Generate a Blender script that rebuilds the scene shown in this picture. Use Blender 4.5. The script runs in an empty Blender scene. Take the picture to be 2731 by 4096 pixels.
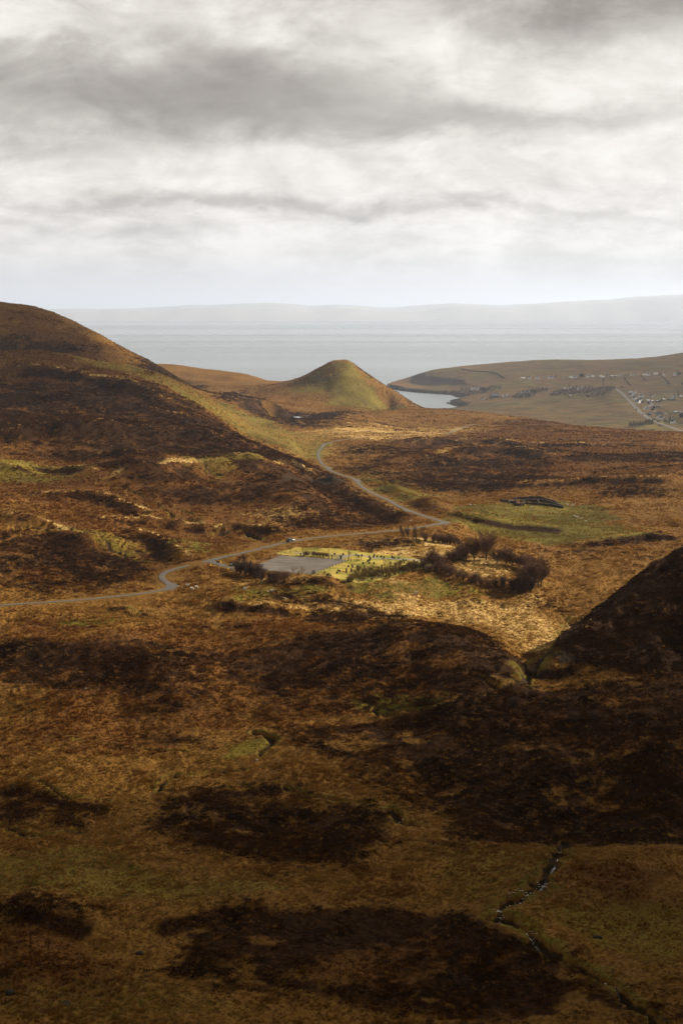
import bpy, bmesh, math, random
import numpy as np
from mathutils import Vector, Matrix
R = math.radians
rnd = random.Random(7)
nrg = np.random.default_rng(11)
sc = bpy.context.scene
COL = sc.collection

# ------------------------------------------------------------------ camera, sky, sun, exposure
CAMZ, PITCH, FPX, CX, CY = 250.0, R(8.14), 5690.0, 1365.5, 2048.0
cam_d = bpy.data.cameras.new('camera'); cam_d.sensor_fit = 'HORIZONTAL'; cam_d.sensor_width = 24.0; cam_d.lens = 50.0
cam_d.clip_start = 0.5; cam_d.clip_end = 200000
cam = bpy.data.objects.new('camera', cam_d); COL.objects.link(cam)
cam.location = (0, 0, CAMZ); cam.rotation_euler = (math.pi/2 - PITCH, 0, 0); sc.camera = cam
sc.view_settings.view_transform = 'Standard'; sc.view_settings.look = 'None'
sc.view_settings.gamma = 1.0; sc.view_settings.use_curve_mapping = False
sc.view_settings.exposure = 1.22
SUN_EL, SUN_AZ = R(25), R(60)          # azimuth measured from the view direction (+Y) towards +X
sun_d = bpy.data.lights.new('sun', 'SUN'); sun_d.energy = 5.0; sun_d.angle = R(0.6); sun_d.color = (1.0, 0.87, 0.70)
sun = bpy.data.objects.new('sun', sun_d); COL.objects.link(sun)
SDIR = Vector((math.sin(SUN_AZ)*math.cos(SUN_EL), math.cos(SUN_AZ)*math.cos(SUN_EL), math.sin(SUN_EL)))
sun.rotation_euler = SDIR.to_track_quat('Z', 'Y').to_euler(); sun.location = (900, 500, 1500)
cy = sc.cycles
cy.use_denoising = True; cy.max_bounces = 4; cy.diffuse_bounces = 2; cy.glossy_bounces = 2
cy.transmission_bounces = 2; cy.volume_bounces = 0; cy.transparent_max_bounces = 8; cy.caustics_reflective = False; cy.caustics_refractive = False
try:
    cy.denoiser = 'OPENIMAGEDENOISE'; cy.denoising_prefilter = 'ACCURATE'
except Exception: pass

class NT:
    """small helper for wiring shader nodes"""
    def __init__(s, tree): s.t = tree
    def n(s, typ, **kw):
        nd = s.t.nodes.new(typ)
        for k, v in kw.items(): setattr(nd, k, v)
        return nd
    def put(s, sock, v):
        if hasattr(v, 'links') or isinstance(v, bpy.types.NodeSocket): s.t.links.new(v, sock)
        elif v is not None:
            if sock.type == 'RGBA' and len(v) == 3: v = (*v, 1)
            sock.default_value = v
    def m(s, op, a, b=None, c=None, clamp=False):
        nd = s.n('ShaderNodeMath', operation=op, use_clamp=clamp)
        s.put(nd.inputs[0], a)
        if b is not None: s.put(nd.inputs[1], b)
        if c is not None: s.put(nd.inputs[2], c)
        return nd.outputs[0]
    def mix(s, f, a, b, bt='MIX'):
        nd = s.n('ShaderNodeMix', data_type='RGBA', blend_type=bt)
        s.put(nd.inputs[0], f); s.put(nd.inputs[6], a); s.put(nd.inputs[7], b)
        return nd.outputs[2]
    def noise(s, vec, scale, detail=4, rough=0.55, dist=0.0, out=0):
        nd = s.n('ShaderNodeTexNoise'); s.put(nd.inputs['Vector'], vec)
        nd.inputs['Scale'].default_value = scale; nd.inputs['Detail'].default_value = detail
        nd.inputs['Roughness'].default_value = rough; nd.inputs['Distortion'].default_value = dist
        return nd.outputs[out]
    def ramp(s, v, a, b, lo=0.0, hi=1.0, smooth=True):
        nd = s.n('ShaderNodeMapRange', interpolation_type='SMOOTHSTEP' if smooth else 'LINEAR')
        s.put(nd.inputs[0], v); s.put(nd.inputs[1], a); s.put(nd.inputs[2], b); s.put(nd.inputs[3], lo); s.put(nd.inputs[4], hi)
        return nd.outputs[0]
    def comb(s, x, y, z):
        nd = s.n('ShaderNodeCombineXYZ'); s.put(nd.inputs[0], x); s.put(nd.inputs[1], y); s.put(nd.inputs[2], z); return nd.outputs[0]

# the sky: Nishita daylight seen through gaps in a broken layer of stratocumulus
W = bpy.data.worlds.new('World'); sc.world = W; W.use_nodes = True
wt = W.node_tree; wt.nodes.clear(); w = NT(wt)
tc = w.n('ShaderNodeTexCoord'); sep = w.n('ShaderNodeSeparateXYZ'); wt.links.new(tc.outputs['Generated'], sep.inputs[0])
X, Y, Z = sep.outputs
hyp = w.m('SQRT', w.m('ADD', w.m('MULTIPLY', X, X), w.m('MULTIPLY', Y, Y)))
az = w.m('ARCTAN2', X, Y)                       # radians from the view direction
el = w.m('ARCTAN2', Z, hyp)
zz = w.m('ADD', w.m('MAXIMUM', Z, 0.0), 0.06)
pv = w.comb(w.m('DIVIDE', X, zz), w.m('DIVIDE', Y, zz), 0.0)
av = w.comb(w.m('MULTIPLY', az, 1.0), w.m('MULTIPLY', el, 2.0), 0.0)
n1 = w.noise(pv, 0.55, 6, 0.6, 0.5)             # cloud sheets seen in perspective
n2 = w.noise(av, 9.0, 8, 0.66, 0.9)            # billows
n3 = w.noise(av, 34.0, 7, 0.66, 1.2)
n4 = w.noise(w.comb(w.m('MULTIPLY', az, 0.6), w.m('MULTIPLY', el, 7.0), 3.3), 6.0, 5, 0.55, 0.4)  # long bands low down
wa = w.m('ADD', az, w.m('MULTIPLY', w.m('SUBTRACT', n2, 0.5), 0.16))
we = w.m('ADD', el, w.m('MULTIPLY', w.m('SUBTRACT', w.noise(av, 11.0, 5, 0.6, 0.2), 0.5), 0.055))
def blob(a0, e0, ra, re):
    """soft bank of cloud centred at azimuth a0, elevation e0 (degrees)"""
    da = w.m('DIVIDE', w.m('SUBTRACT', wa, R(a0)), R(ra)); de = w.m('DIVIDE', w.m('SUBTRACT', we, R(e0)), R(re))
    q = w.m('ADD', w.m('MULTIPLY', da, da), w.m('MULTIPLY', de, de))
    return w.m('EXPONENT', w.m('MULTIPLY', q, -1.0))
dark = 0.0
def acc(cur, amt, *a):
    return w.m('ADD', cur, w.m('MULTIPLY', blob(*a), amt))
SKYBLOBS = [(0.62,-12,8.1,9,1.5),(0.55,-3,8.5,7,1.1),(0.35,-1,7.2,8,0.9),(0.30,9,7.3,9,0.55),(0.5,8,12.2,9,1.5),(0.75,13,11.5,5,1.5),
            (0.35,-8,12.4,9,0.7),(0.20,-4,10,6,1.2),(0.30,-7,4.1,7,0.35),(0.28,0,3.9,7,0.28),(0.18,8,3.7,7,0.25),(0.16,-9,3.0,6,0.3),(0.14,-10,5.9,4,0.4),
            (-0.45,-12.5,11.0,2.2,0.8),(-0.25,-4,10.6,3.0,0.5),(-0.2,2,9.7,3,0.5),(-0.25,7,8.8,5,0.9),(-0.2,3,5.6,12,0.7),(0.12,10,1.6,8,0.4)]
for amt, a0, e0, ra, re in SKYBLOBS: dark = acc(dark, amt, a0, e0, ra, re)
high = w.ramp(el, R(11.5), R(20), 0.0, 1.0)     # the bank over the top of the picture goes on overhead
ov = w.m('MULTIPLY', high, w.ramp(n1, 0.25, 0.75, 0.95, 0.55))
dark = w.m('MAXIMUM', dark, ov)
dark = w.m('ADD', dark, w.m('MULTIPLY', w.m('SUBTRACT', n4, 0.5), w.ramp(el, R(0.5), R(6), 0.40, 0.15)))
dark = w.m('ADD', dark, w.m('MULTIPLY', w.m('SUBTRACT', n2, 0.5), 0.75))
dark = w.m('ADD', dark, w.m('MULTIPLY', w.m('SUBTRACT', n3, 0.5), w.ramp(el, R(1.5), R(8), 0.46, 0.22)))
n5 = w.noise(w.comb(w.m('MULTIPLY', az, 1.0), w.m('MULTIPLY', el, 2.2), 5.5), 11.0, 9, 0.62, 0.5)
n6 = w.noise(w.comb(w.m('MULTIPLY', az, 1.0), w.m('MULTIPLY', el, 3.0), 9.5), 24.0, 9, 0.62, 0.5)
dark = w.m('ADD', dark, w.m('MULTIPLY', w.m('SUBTRACT', w.ramp(n5, 0.40, 0.62), 0.5), 0.20))
dark = w.m('ADD', dark, w.m('MULTIPLY', w.m('SUBTRACT', w.ramp(n6, 0.40, 0.62), 0.5), w.ramp(el, R(2.5), R(7), 0.16, 0.03)))
dk = w.ramp(dark, -0.20, 1.02, 0.0, 1.0, False)
cr = w.n('ShaderNodeValToRGB'); w.put(cr.inputs[0], dk)
e = cr.color_ramp.elements
e[0].position = 0.0; e[0].color = (0.95, 0.925, 0.90, 1)
e[1].position = 1.0; e[1].color = (0.27, 0.245, 0.22, 1)
for p, c in ((0.22, (0.74, 0.715, 0.685)), (0.45, (0.53, 0.505, 0.475)), (0.75, (0.36, 0.335, 0.31))):
    k = cr.color_ramp.elements.new(p); k.color = (*c, 1)
low = w.ramp(el, R(0.1), R(3.0), 1.0, 0.0)
ccol0 = w.mix(w.m('MULTIPLY', low, 0.80), cr.outputs[0], (0.61, 0.622, 0.632))
ccol = w.mix(1.0, ccol0, (1.0, 0.978, 0.945), 'MULTIPLY')
sky = w.n('ShaderNodeTexSky', sky_type='NISHITA'); sky.sun_disc = False; sky.sun_elevation = SUN_EL; sky.sun_rotation = SUN_AZ
sky.air_density = 1.2; sky.dust_density = 1.5
bg1 = w.n('ShaderNodeBackground'); wt.links.new(sky.outputs[0], bg1.inputs[0]); bg1.inputs[1].default_value = 0.06
bg2 = w.n('ShaderNodeBackground'); w.put(bg2.inputs[0], ccol); bg2.inputs[1].default_value = 0.462
gap = w.m('MULTIPLY', w.ramp(dark, -0.30, -0.10, 1.0, 0.0), w.m('MULTIPLY', w.m('MULTIPLY', w.ramp(az, R(5), R(12)), w.ramp(el, R(3.5), R(6))), 0.75))
mx = w.n('ShaderNodeMixShader'); w.put(mx.inputs[0], gap); wt.links.new(bg2.outputs[0], mx.inputs[1]); wt.links.new(bg1.outputs[0], mx.inputs[2])
wo = w.n('ShaderNodeOutputWorld'); wt.links.new(mx.outputs[0], wo.inputs[0])
W.cycles.sampling_method = 'MANUAL'; W.cycles.sample_map_resolution = 512

# ------------------------------------------------------------------ geometry helpers
def raydir(px, py):
    a = (px - CX)/FPX; b = -(py - CY)/FPX
    y = math.cos(PITCH) + b*math.sin(PITCH); z = -math.sin(PITCH) + b*math.cos(PITCH)
    return a/y, z/y                                    # per metre of y
def P(px, py, d):                                      # a point seen at (px,py) and d metres ahead
    u, s = raydir(px, py); return (u*d, d, CAMZ + s*d)
def proj(x, y, z):
    x = np.asarray(x, float); dz = np.asarray(z, float) - CAMZ
    f = y*math.cos(PITCH) - dz*math.sin(PITCH); up = y*math.sin(PITCH) + dz*math.cos(PITCH)
    return CX + FPX*x/f, CY - FPX*up/f
def _h(ix, iy, seed):
    h = (ix.astype(np.int64)*374761393 + iy.astype(np.int64)*668265263 + seed*144665) & 0xffffffff
    h = ((h ^ (h >> 13))*1274126177) & 0xffffffff
    return ((h ^ (h >> 16)) & 0xffffff).astype(np.float32)/np.float32(0xffffff)
def vnoise(x, y, seed=0):
    xi = np.floor(x); yi = np.floor(y); fx = (x-xi).astype(np.float32); fy = (y-yi).astype(np.float32)
    xi = xi.astype(np.int64); yi = yi.astype(np.int64)
    fx = fx*fx*fx*(fx*(fx*6-15)+10); fy = fy*fy*fy*(fy*(fy*6-15)+10)
    a = _h(xi, yi, seed); b = _h(xi+1, yi, seed); c = _h(xi, yi+1, seed); d = _h(xi+1, yi+1, seed)
    return (a+(b-a)*fx)*(1-fy) + (c+(d-c)*fx)*fy - np.float32(0.5)
def fbm(x, y, wl, oct=4, seed=0, g=0.5):
    t = np.zeros(np.shape(x), np.float32); a = 1.0; n = 0
    for i in range(oct):
        co, si = math.cos(0.7+i*1.3), math.sin(0.7+i*1.3)
        t += np.float32(a)*vnoise((x*co-y*si)/wl, (x*si+y*co)/wl, seed+i*17); n += a; a *= g; wl *= 0.5
    return t/n*2.0                                      # about -1..1
def sstep(a, b, x):
    t = np.clip((x-a)/(b-a), 0, 1); return t*t*(3-2*t)
def catmull(pts, n=10):
    pts = [np.array(p, float) for p in pts]; out = []
    for i in range(len(pts)-1):
        p0 = pts[max(i-1, 0)]; p1 = pts[i]; p2 = pts[i+1]; p3 = pts[min(i+2, len(pts)-1)]
        for k in range(n):
            t = k/n
            out.append(0.5*((2*p1)+(-p0+p2)*t+(2*p0-5*p1+4*p2-p3)*t*t+(-p0+3*p1-3*p2+p3)*t**3))
    out.append(pts[-1]); return np.array(out)

# ------------------------------------------------------------------ terrain control points
V = 2731/1568.0                                       # the tracing scale used below (photo shown 1568 wide)
CP = []
def cp(*rows):
    for r in rows: CP.append(P(*r))
def ch(*rows):                                        # hidden ground: (px, y, z)
    for px, yy, z in rows: CP.append(((px-CX)/FPX*yy*1.01, yy, z))
def PZ(px, py, z):
    u, s = raydir(px, py); d = (z-CAMZ)/s; return (u*d, d, z)
# foreground bog and terrace
for px in (-500, 0, 450, 900, 1400, 1900): cp((px,4096,207),(px,3850,229),(px,3600,257))
cp((2400,4096,203),(2400,3850,226),(2400,3600,254),(2731,4096,200),(2731,3850,223),(2731,3600,252),(3200,4096,196),(3200,3600,250))
for px in (-500, 0, 450, 900, 1400, 1800): cp((px,3400,283))
cp((2100,3395,283),(2450,3395,283),(2731,3400,282),(3200,3400,280),(2100,3330,309),(2450,3330,309),(2800,3330,308))
for px in (-500, 0, 500, 900): cp((px,3200,317),(px,3000,353),(px,2850,386))
cp((1300,3200,317),(1700,3200,320),(2100,3200,325),(2450,3200,325),(2731,3200,322),(3200,3200,318))
cp((1300,3000,352),(1700,3000,352),(2100,3000,350),(2450,3000,350),(2731,3000,347),(3200,3000,340))
cp((1300,2850,385),(1650,2850,383),(2000,2850,378),(2400,2800,384),(2731,2800,381),(3200,2800,372))
# small mounds in the foreground
cp((1100,3330,300),(1200,3120,328),(650,3120,333),(300,2960,358),(1900,3700,243),(1300,3750,236),(600,3700,243),(200,3600,254))
# heather mound in the middle, the burn behind it
cp((1600,2495,452),(1300,2545,446),(1000,2590,440),(1850,2520,446),(2060,2650,418),(1600,2700,411),(2000,2760,394),(1300,2700,412),(1000,2720,410))
ch((1600,492,140.5),(1850,492,138),(1300,490,142))
cp((1600,2440,508),(1900,2440,520),(2150,2500,503),(2150,2640,452),(2200,2580,482),(2100,2710,424))
# dark spur on the right
cp((2215,2628,436),(2250,2560,446),(2334,2492,457),(2430,2412,469),(2508,2343,477),(2613,2265,483),(2731,2203,488),(3000,2040,500),(2300,2655,424),(2500,2640,420),(2731,2630,419),(3100,2600,412))
ch((2350,515,134),(2480,545,137),(2600,570,140),(2731,600,143),(3000,620,152),(2250,500,134.5))
cp((2400,2350,565),(2300,2300,590),(2500,2250,605),(2650,2150,690),(2731,2100,725),(2400,2150,685),(2100,2420,533),(2000,2380,547))
cp((1800,2380,541),(1600,2380,531),(1400,2385,520),(1200,2365,520),(1300,2328,531),(1060,2345,524),(900,2355,519),(700,2420,500),(350,2440,487),(0,2470,473))
cp((0,2600,431),(400,2610,424),(300,2555,442),(600,2650,414),(0,2750,401),(400,2760,398),(750,2560,447),(750,2760,397),(-500,2600,425),(-500,2420,480))
# graveyard shelf and hollow behind it
for px, py, z in ((1006,2269,147.5),(1243,2295,147.5),(1392,2240,147.5),(1122,2222,147.5),(1600,2250,146.5),(1500,2290,146.5),(1380,2320,146.3),(1640,2290,145.8),
                  (1500,2185,147),(1700,2190,146),(1750,2260,145.4),(1900,2280,144),(1850,2330,143),(2000,2310,142.5),(2130,2300,141),(2100,2350,140.3),(1900,2200,144),(1800,2150,144.5),(2000,2180,143),(1100,2320,145.6),(980,2320,146.2)):
    CP.append(PZ(px, py, z))
# hillside left of the road
cp((1300,2090,690),(1200,2110,664),(1000,2130,654),(800,2160,638),(600,2220,604),(1200,2000,715),(1200,1930,762),(1000,2000,716),(1000,1908,792),(800,1990,714),(600,2000,702),(600,1905,772),(400,2100,636),(300,2200,590),
   (1350,1968,868),(1450,2050,780),(1500,2020,830),(1600,2082,742),(1400,2100,694),(300,1850,838),(300,2000,690),(0,2100,600),(0,2250,540),(0,1950,710),(0,1850,810),(0,1750,902),(300,1750,905),(600,1750,935),(900,1755,985),(800,1870,850),(1100,1810,1020),
   (1250,1890,950),(1150,1870,925),(0,1620,1070),(300,1620,1075),(600,1640,1090),(900,1690,1125),(0,1500,1225),(300,1500,1240),(-500,2000,640),(-500,1750,880),(-500,1500,1200))
ch((1230,880,140),(1350,905,134))
# green spur crest and the corrie behind
cp((0,1410,1400),(150,1408,1400),(300,1432,1395),(450,1480,1375),(600,1512,1355),(750,1565,1320),(850,1610,1295),(1000,1692,1255),(1120,1735,1235),(1210,1765,1225),(1245,1800,1205),(1150,1800,1150),(1000,1760,1120),(-500,1400,1400))
ch((0,1560,176),(300,1520,170),(600,1470,147),(850,1420,133),(1000,1420,130),(1100,1390,125),(-500,1650,205))
# big hill on the left skyline
cp((-500,1120,2000),(-250,1160,1950),(0,1204,1920),(120,1222,1910),(230,1255,1900),(350,1310,1890),(480,1385,1870),(600,1448,1850),(740,1530,1820),(860,1582,1790),(0,1320,1750),(300,1400,1700),(600,1490,1660))
ch((0,2300,190),(350,2300,170),(600,2250,128),(-500,2400,220))
# low hill behind, with the knoll
cp((620,1452,2620),(730,1462,2600),(900,1482,2560),(1000,1500,2520),(1080,1524,2450),(800,1540,2250),(950,1580,2120),(1050,1590,2080))
ch((620,3000,90),(900,2950,80),(1080,2800,85),(600,3400,2),(900,3400,2))
cp((1110,1528,2290),(1170,1519,2240),(1230,1497,2215),(1265,1479,2205),(1300,1461,2197),(1325,1449,2192),(1350,1445,2188),(1385,1446,2180),(1402,1454,2174),(1416,1470,2168),(1440,1489,2160),(1480,1519,2148),(1530,1560,2125),(1580,1596,2098),(1620,1620,2075),(1650,1629,2055),
   (1300,1560,2070),(1400,1560,2060),(1200,1580,2050),(1350,1640,1930),(1480,1640,1950),(1550,1640,1960))
ch((1370,2420,110),(1240,2450,110),(1500,2400,85),(1370,2900,25),(1370,3300,2))
# corrie with the pond
cp((1190,1668,1745),(1250,1668,1745),(1160,1656,1790),(930,1576,1740),(1000,1600,1730),(1080,1605,1800),(1100,1640,1700),(1200,1712,1590),(1300,1712,1590),(1330,1650,1800),(1360,1660,1720),(1100,1690,1600),(1000,1640,1660))
# moor on the right
cp((1420,1700,1640),(1500,1760,1425),(1600,1700,1755),(1500,1650,1960),(1500,1850,1125),(1400,1800,1240),(1600,1950,925),(1750,1900,1000),(1700,2000,860),(1800,2040,780),(1950,2055,740),(1900,2120,700),(2050,2145,690),
   (2200,2010,820),(2050,2000,820),(2400,2080,742),(2500,2000,820),(2731,2000,805),(2731,1900,925),(2731,1850,1040),(2731,1800,1260),(3100,2000,790),(3100,1850,1000),(3100,1760,1500),
   (2000,1950,905),(2000,1870,1080),(1950,1818,1180),(1750,1870,1080),(2100,1840,1130),(1950,1778,1400),(1700,1790,1330),(2300,1950,900),(2300,1850,1085),(2300,1780,1350))
cp((1560,1627,2080),(1650,1629,2100),(1800,1639,2080),(2000,1657,2000),(2150,1677,1900),(2280,1699,1790),(2400,1713,1710),(2500,1720,1660),(2731,1732,1600),(3100,1745,1560))
ch((1650,2450,62),(1800,2450,55),(2000,2350,48),(2200,2200,48),(2400,2080,48),(2600,1980,55),(2731,1930,60),(3100,1900,70),(1650,3000,22),(1500,2800,30))
# lowland and headland beyond
cp((1900,1640,3250),(2100,1690,2700),(2300,1650,3000),(2350,1695,2620),(2000,1600,3600),(2400,1600,3350),(2600,1600,3250),(2731,1600,3250),(2600,1695,2520),(2731,1660,2700),(2731,1722,2350),(2200,1560,3850),(2500,1550,3750),(2731,1550,3700),
   (1900,1560,4000),(2100,1515,4150),(2250,1511,4150),(2400,1507,4100),(2550,1503,4100),(2700,1500,4050),(3100,1490,4000),(1740,1478,4750),(1850,1463,4850),(2000,1450,5000),(2150,1441,5000),(2400,1437,5000),(2600,1430,4900),(2731,1413,4800),(3100,1400,4700),
   (1670,1500,4720),(1640,1520,4660),(1600,1537,4520),(1566,1540,4500),(1560,1537,4580),(1700,1546,4440),(1800,1551,4300),(1720,1525,4580),(1800,1520,4480),(1850,1500,4520),(2000,1490,4450),(3200,1600,3200),(3200,1720,2300))
ch((1700,5000,20),(2000,5500,30),(2400,5700,30),(2731,5700,40),(3200,5700,40),(1600,4700,12),(1820,3450,5))
# ground falling away below the viewpoint
for u in (-3.0, -1.2, -0.5, 0.0, 0.5, 1.2, 3.0):
    for yy, z in ((3, 247.5), (20, 234), (60, 204), (110, 168), (160, 147)): CP.append((u*yy, yy, z))
for yy in (207, 283, 380, 500, 650, 850, 1100, 1400): # beyond the picture's sides
    CP.append((-1.2*yy, yy, 160+0.05*yy)); CP.append((1.2*yy, yy, 160+0.01*yy)); CP.append((-3*yy, yy, 190)); CP.append((3*yy, yy, 180))
for yy in (2000, 3000, 4500):
    CP.append((-1.2*yy, yy, 120)); CP.append((1.2*yy, yy, 110)); CP.append((-3*yy, yy, 120)); CP.append((3*yy, yy, 120))

def spline3(rows, n=10):                              # rows (px,py,z)
    return catmull([PZ(*r) for r in rows], n)
ROAD = spline3([(-500,2462,147.5),(-200,2440,147.2),(0,2422,147),(300,2402,146.6),(520,2380,146.2),(620,2366,146),(670,2352,146),(672,2335,146.1),(648,2312,146.4),(660,2291,146.8),(710,2273,147.1),(780,2257,147.4),(835,2242,147.7),(890,2228,148),(950,2217,148.2),(1050,2192,148.3),(1160,2167,148.3),(1300,2147,148),
   (1450,2134,147.5),(1625,2117,146.8),(1721,2102,146.2),(1768,2092,145.8),(1758,2083,145.3),(1702,2066,144),(1637,2043,142.2),(1598,2026,141),(1549,1999,139.4),(1491,1973,137.6),(1453,1951,136.2),(1425,1926,135),(1411,1913,134.4),(1373,1902,133.4),(1323,1883,132),(1303,1868,131.2),(1283,1848,130.2),(1272,1814,128),(1283,1794,126.5),(1303,1776,125),(1334,1766,124),
   (1385,1757,122.5),(1461,1748,121),(1530,1745,119.5),(1644,1739,116.5),(1778,1734,113),(1812,1725,111),(1824,1718,110),(1850,1709,108.5),(1892,1698,106.3),(1930,1697,105)], 8)
DRIVE = spline3([(838,2243,147.7),(868,2254,147.6),(905,2266,147.5),(950,2276,147.5),(1010,2282,147.5),(1060,2280,147.5)], 6)
VROAD = spline3([(2466,1557,46),(2490,1576,45),(2520,1606,43.5),(2560,1648,42),(2600,1676,42.5),(2640,1695,44),(2680,1708,46.5),(2725,1722,50),(2830,1742,55)], 8)
for pl in (ROAD[::3], VROAD[::4]):
    for p in pl: CP.append(tuple(p))

# ------------------------------------------------------------------ fan-shaped height field (finer near the viewpoint)
def tcoord(x, y):
    return np.stack([np.asarray(x)/np.asarray(y)*FPX/1000.0, 2.2*np.log(np.asarray(y))], -1)
CPa = np.array(CP, float)
Q = tcoord(CPa[:,0], CPa[:,1])
# thin the near-duplicate controls
keep = []
for i in range(len(Q)):
    if all((Q[i,0]-Q[j,0])**2*0.6+(Q[i,1]-Q[j,1])**2*2 > 0.010**2 for j in keep): keep.append(i)
Q = Q[keep]; Zc = CPa[keep,2]
def kern(A, B):
    r2 = ((A[:,None,:]-B[None,:,:])**2).sum(-1)+1e-9
    return 0.5*r2*np.log(r2)
n_ = len(Q); A_ = np.zeros((n_+3, n_+3)); A_[:n_,:n_] = kern(Q, Q)+np.eye(n_)*4e-5
A_[:n_,n_] = 1; A_[:n_,n_+1:] = Q; A_[n_,:n_] = 1; A_[n_+1:,:n_] = Q.T
wts = np.linalg.solve(A_, np.concatenate([Zc, [0,0,0]]))
def tps(q):
    out = np.empty(len(q))
    for i in range(0, len(q), 20000):
        b = q[i:i+20000]; out[i:i+20000] = kern(b, Q)@wts[:n_]+wts[n_]+b@wts[n_+1:]
    return out
ys = [3.0]
while ys[-1] < 7200:
    d = ys[-1]
    ys.append(d + (max(d*0.03, 0.4) if d < 185 else min(d*d/(FPX*108)*3.9, d*0.0049)))
YS = np.array(ys)
ui = np.arange(-0.262, 0.2621, 0.00068)
uo = [ui[-1]]; st = 0.002
while uo[-1] < 3.0: uo.append(uo[-1]+st); st *= 1.12
uo = np.array(uo[1:]); US = np.concatenate([-uo[::-1], ui, uo])
NU, NY = len(US), len(YS)
cu = np.unique(np.concatenate([np.arange(0, NU, 2), [NU-1]])); cyi = np.unique(np.concatenate([np.arange(0, NY, 2), [NY-1]]))
gU, gY = np.meshgrid(US[cu], YS[cyi])
Hc = tps(np.stack([gU.ravel()*FPX/1000, 2.2*np.log(gY.ravel())], -1)).reshape(gU.shape)
# smooth upsampling
def up(Hs, xs, XS):
    idx = np.clip(np.searchsorted(xs, XS, 'right')-1, 0, len(xs)-2); t = (XS-xs[idx])/(xs[idx+1]-xs[idx])
    return Hs[idx]*(1-t)[:,None]+Hs[idx+1]*t[:,None]
H = up(up(Hc, YS[cyi], YS).T, US[cu], US).T.astype(np.float64)       # [NY,NU]
for _ in range(1):                                                     # soften the facets of the coarse grid
    H[1:-1] = 0.25*H[:-2]+0.5*H[1:-1]+0.25*H[2:]; H[:,1:-1] = 0.25*H[:,:-2]+0.5*H[:,1:-1]+0.25*H[:,2:]
GX = (US[None,:]*YS[:,None]); GY = np.repeat(YS[:,None], NU, 1)
LYS = np.log(YS)
def sample(F, x, y):
    x = np.asarray(x, float); y = np.maximum(np.asarray(y, float), 3.01); u = np.clip(x/y, US[0], US[-1]-1e-6); y = np.minimum(y, YS[-1]-1)
    j = np.clip(np.searchsorted(US, u, 'right')-1, 0, NU-2); i = np.clip(np.searchsorted(YS, y, 'right')-1, 0, NY-2)
    tu = (u-US[j])/(US[j+1]-US[j]); ty = (y-YS[i])/(YS[i+1]-YS[i])
    return (F[i,j]*(1-tu)+F[i,j+1]*tu)*(1-ty)+(F[i+1,j]*(1-tu)+F[i+1,j+1]*tu)*ty
def cast(px, py, F=None, lo=180.0, hi=7000.0, lift=0.0):
    """first ground point seen through photo pixel (px,py), farther than lo"""
    F = H if F is None else F
    u, s = raydir(px, py); yy = np.exp(np.linspace(math.log(lo), math.log(hi), 5000))
    g = sample(F, u*yy, yy); ray = CAMZ+s*yy-lift
    k = np.argmax(g >= ray)
    if not (g >= ray).any(): return None
    if k > 0:
        a = g[k-1]-ray[k-1]; b = g[k]-ray[k]; t = a/(a-b); y = yy[k-1]+(yy[k]-yy[k-1])*t
    else: y = yy[0]
    return np.array((u*y, y, float(sample(F, u*y, y))))
def seg_dist(x, y, poly, pad):
    """distance to a polyline and height of the polyline at the nearest point"""
    best = np.full(x.shape, 1e9); zz = np.zeros(x.shape); tt = np.zeros(x.shape); L = 0.0
    for a, b in zip(poly[:-1], poly[1:]):
        lx, hx = min(a[0],b[0])-pad, max(a[0],b[0])+pad; ly, hy = min(a[1],b[1])-pad, max(a[1],b[1])+pad
        i0, i1 = np.searchsorted(YS, ly), np.searchsorted(YS, hy)
        ex, ey = b[0]-a[0], b[1]-a[1]; l2 = ex*ex+ey*ey+1e-12
        if i1 > i0:
            umin = min(lx/YS[i0], lx/YS[i1-1]); umax = max(hx/YS[i0], hx/YS[i1-1])
            j0, j1 = np.searchsorted(US, umin), np.searchsorted(US, umax)
            if j1 > j0:
                sx = x[i0:i1,j0:j1]; sy = y[i0:i1,j0:j1]
                t = np.clip(((sx-a[0])*ex+(sy-a[1])*ey)/l2, 0, 1)
                dd = np.hypot(sx-a[0]-t*ex, sy-a[1]-t*ey); B = best[i0:i1,j0:j1]; m = dd < B
                B[m] = dd[m]; zz[i0:i1,j0:j1][m] = (a[2]+(b[2]-a[2])*t)[m]; tt[i0:i1,j0:j1][m] = (L+t*math.sqrt(l2))[m]
        L += math.sqrt(l2)
    return best, zz, tt
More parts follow.
